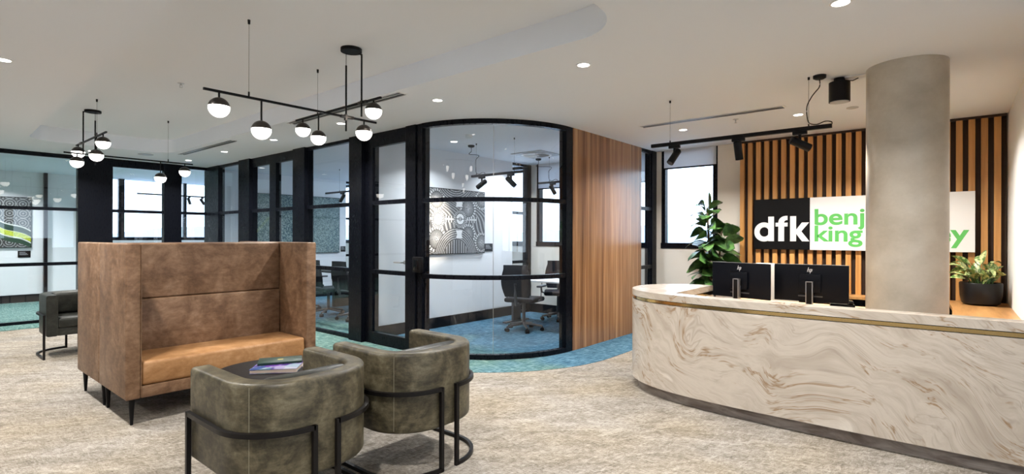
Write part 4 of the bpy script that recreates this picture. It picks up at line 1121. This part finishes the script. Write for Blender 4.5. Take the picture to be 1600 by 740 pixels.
B().box(-0.30, 0.30, -0.75, 0.75, 0.705, 0.73, 0.003).build('top', 'desk_white', dk2)
B().box(-0.10, 0.10, -0.62, -0.58, 0.02, 0.705, 0.003).build('leg_panel', 'grey_plastic', dk2)
B().box(-0.10, 0.10, 0.58, 0.62, 0.02, 0.705, 0.003).build('leg_panel', 'grey_plastic', dk2)
f_ = B(); f_.box(-0.3, 0.3, -0.64, -0.56, 0, 0.025); f_.box(-0.3, 0.3, 0.56, 0.64, 0, 0.025); f_.build('foot', 'grey_plastic', dk2)
for x, y, a_, l_ in ((5.15, 9.35, -90, 'black boardroom chair nearest the sofa edge, left of the table'), (5.15, 8.55, -90, 'black boardroom chair beside the dark post, left of the table'), (5.15, 7.75, -90, 'black boardroom chair at the right end of the near row'),
                     (6.95, 9.3, 90, 'far side boardroom chair at the window, left one'), (6.95, 8.5, 90, 'far side boardroom chair at the window, middle one'), (6.95, 7.7, 90, 'far side boardroom chair at the window, right one')):
    dup(oc, (x, y, 0), math.radians(a_), l_, 'boardroom chairs')
bt = thing('boardroom_table', 'long black boardroom table behind the glass next to the sofa', 'table', (6.05, 8.55, 0))
B().box(-0.55, 0.55, -1.5, 1.5, 0.705, 0.735, 0.006).build('top', 'table_top', bt)
for y in (-0.9, 0.9): B().box(-0.25, 0.25, y - 0.05, y + 0.05, 0, 0.705, 0.003).build('leg', 'fixture', bt)

# ------------------------------------------------------------------ view outside the windows
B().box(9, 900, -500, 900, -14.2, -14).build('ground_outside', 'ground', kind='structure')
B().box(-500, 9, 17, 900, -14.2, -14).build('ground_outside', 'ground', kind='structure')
hb = bmesh.new(); prev = None
for i in range(180):
    a_ = math.radians(-25 + 140 * i / 179); d = 330
    hgt = 5.5 + 2.2 * math.sin(i * 0.13) + 1.2 * math.sin(i * 0.41 + 1) + 0.9 * h2(i, 3)
    row = [hb.verts.new((r * math.cos(a_), r * math.sin(a_), z)) for r, z in ((d - 110, -14), (d - 45, hgt * 0.1 - 4), (d, hgt), (d + 120, -14))]
    if prev:
        for j in range(3): hb.faces.new((prev[j], row[j], row[j + 1], prev[j + 1]))
    prev = row
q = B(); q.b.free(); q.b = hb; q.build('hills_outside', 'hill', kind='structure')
bi = None
for k_, (az, d, wd, ht) in enumerate(((25, 120, 16, 9), (28.5, 150, 22, 10), (33, 110, 12, 8.5), (16, 140, 20, 10), (12, 120, 14, 9), (60, 140, 20, 9.5), (66, 120, 16, 9), (74, 150, 24, 10))):
    a_ = math.radians(az)
    t = thing('house', ['pale distant house outside, seen through the office glass', 'wide pale distant building outside, right of the first house', 'low distant house on the skyline behind the office window', 'distant building on the skyline behind the fig plant window', 'distant house low in the window beside the fig plant', 'distant pale building seen through the far left room', 'distant small house seen through the far left room', 'widest distant building seen through the far left room'][k_], 'house', (d * math.cos(a_), d * math.sin(a_), -14), a_)
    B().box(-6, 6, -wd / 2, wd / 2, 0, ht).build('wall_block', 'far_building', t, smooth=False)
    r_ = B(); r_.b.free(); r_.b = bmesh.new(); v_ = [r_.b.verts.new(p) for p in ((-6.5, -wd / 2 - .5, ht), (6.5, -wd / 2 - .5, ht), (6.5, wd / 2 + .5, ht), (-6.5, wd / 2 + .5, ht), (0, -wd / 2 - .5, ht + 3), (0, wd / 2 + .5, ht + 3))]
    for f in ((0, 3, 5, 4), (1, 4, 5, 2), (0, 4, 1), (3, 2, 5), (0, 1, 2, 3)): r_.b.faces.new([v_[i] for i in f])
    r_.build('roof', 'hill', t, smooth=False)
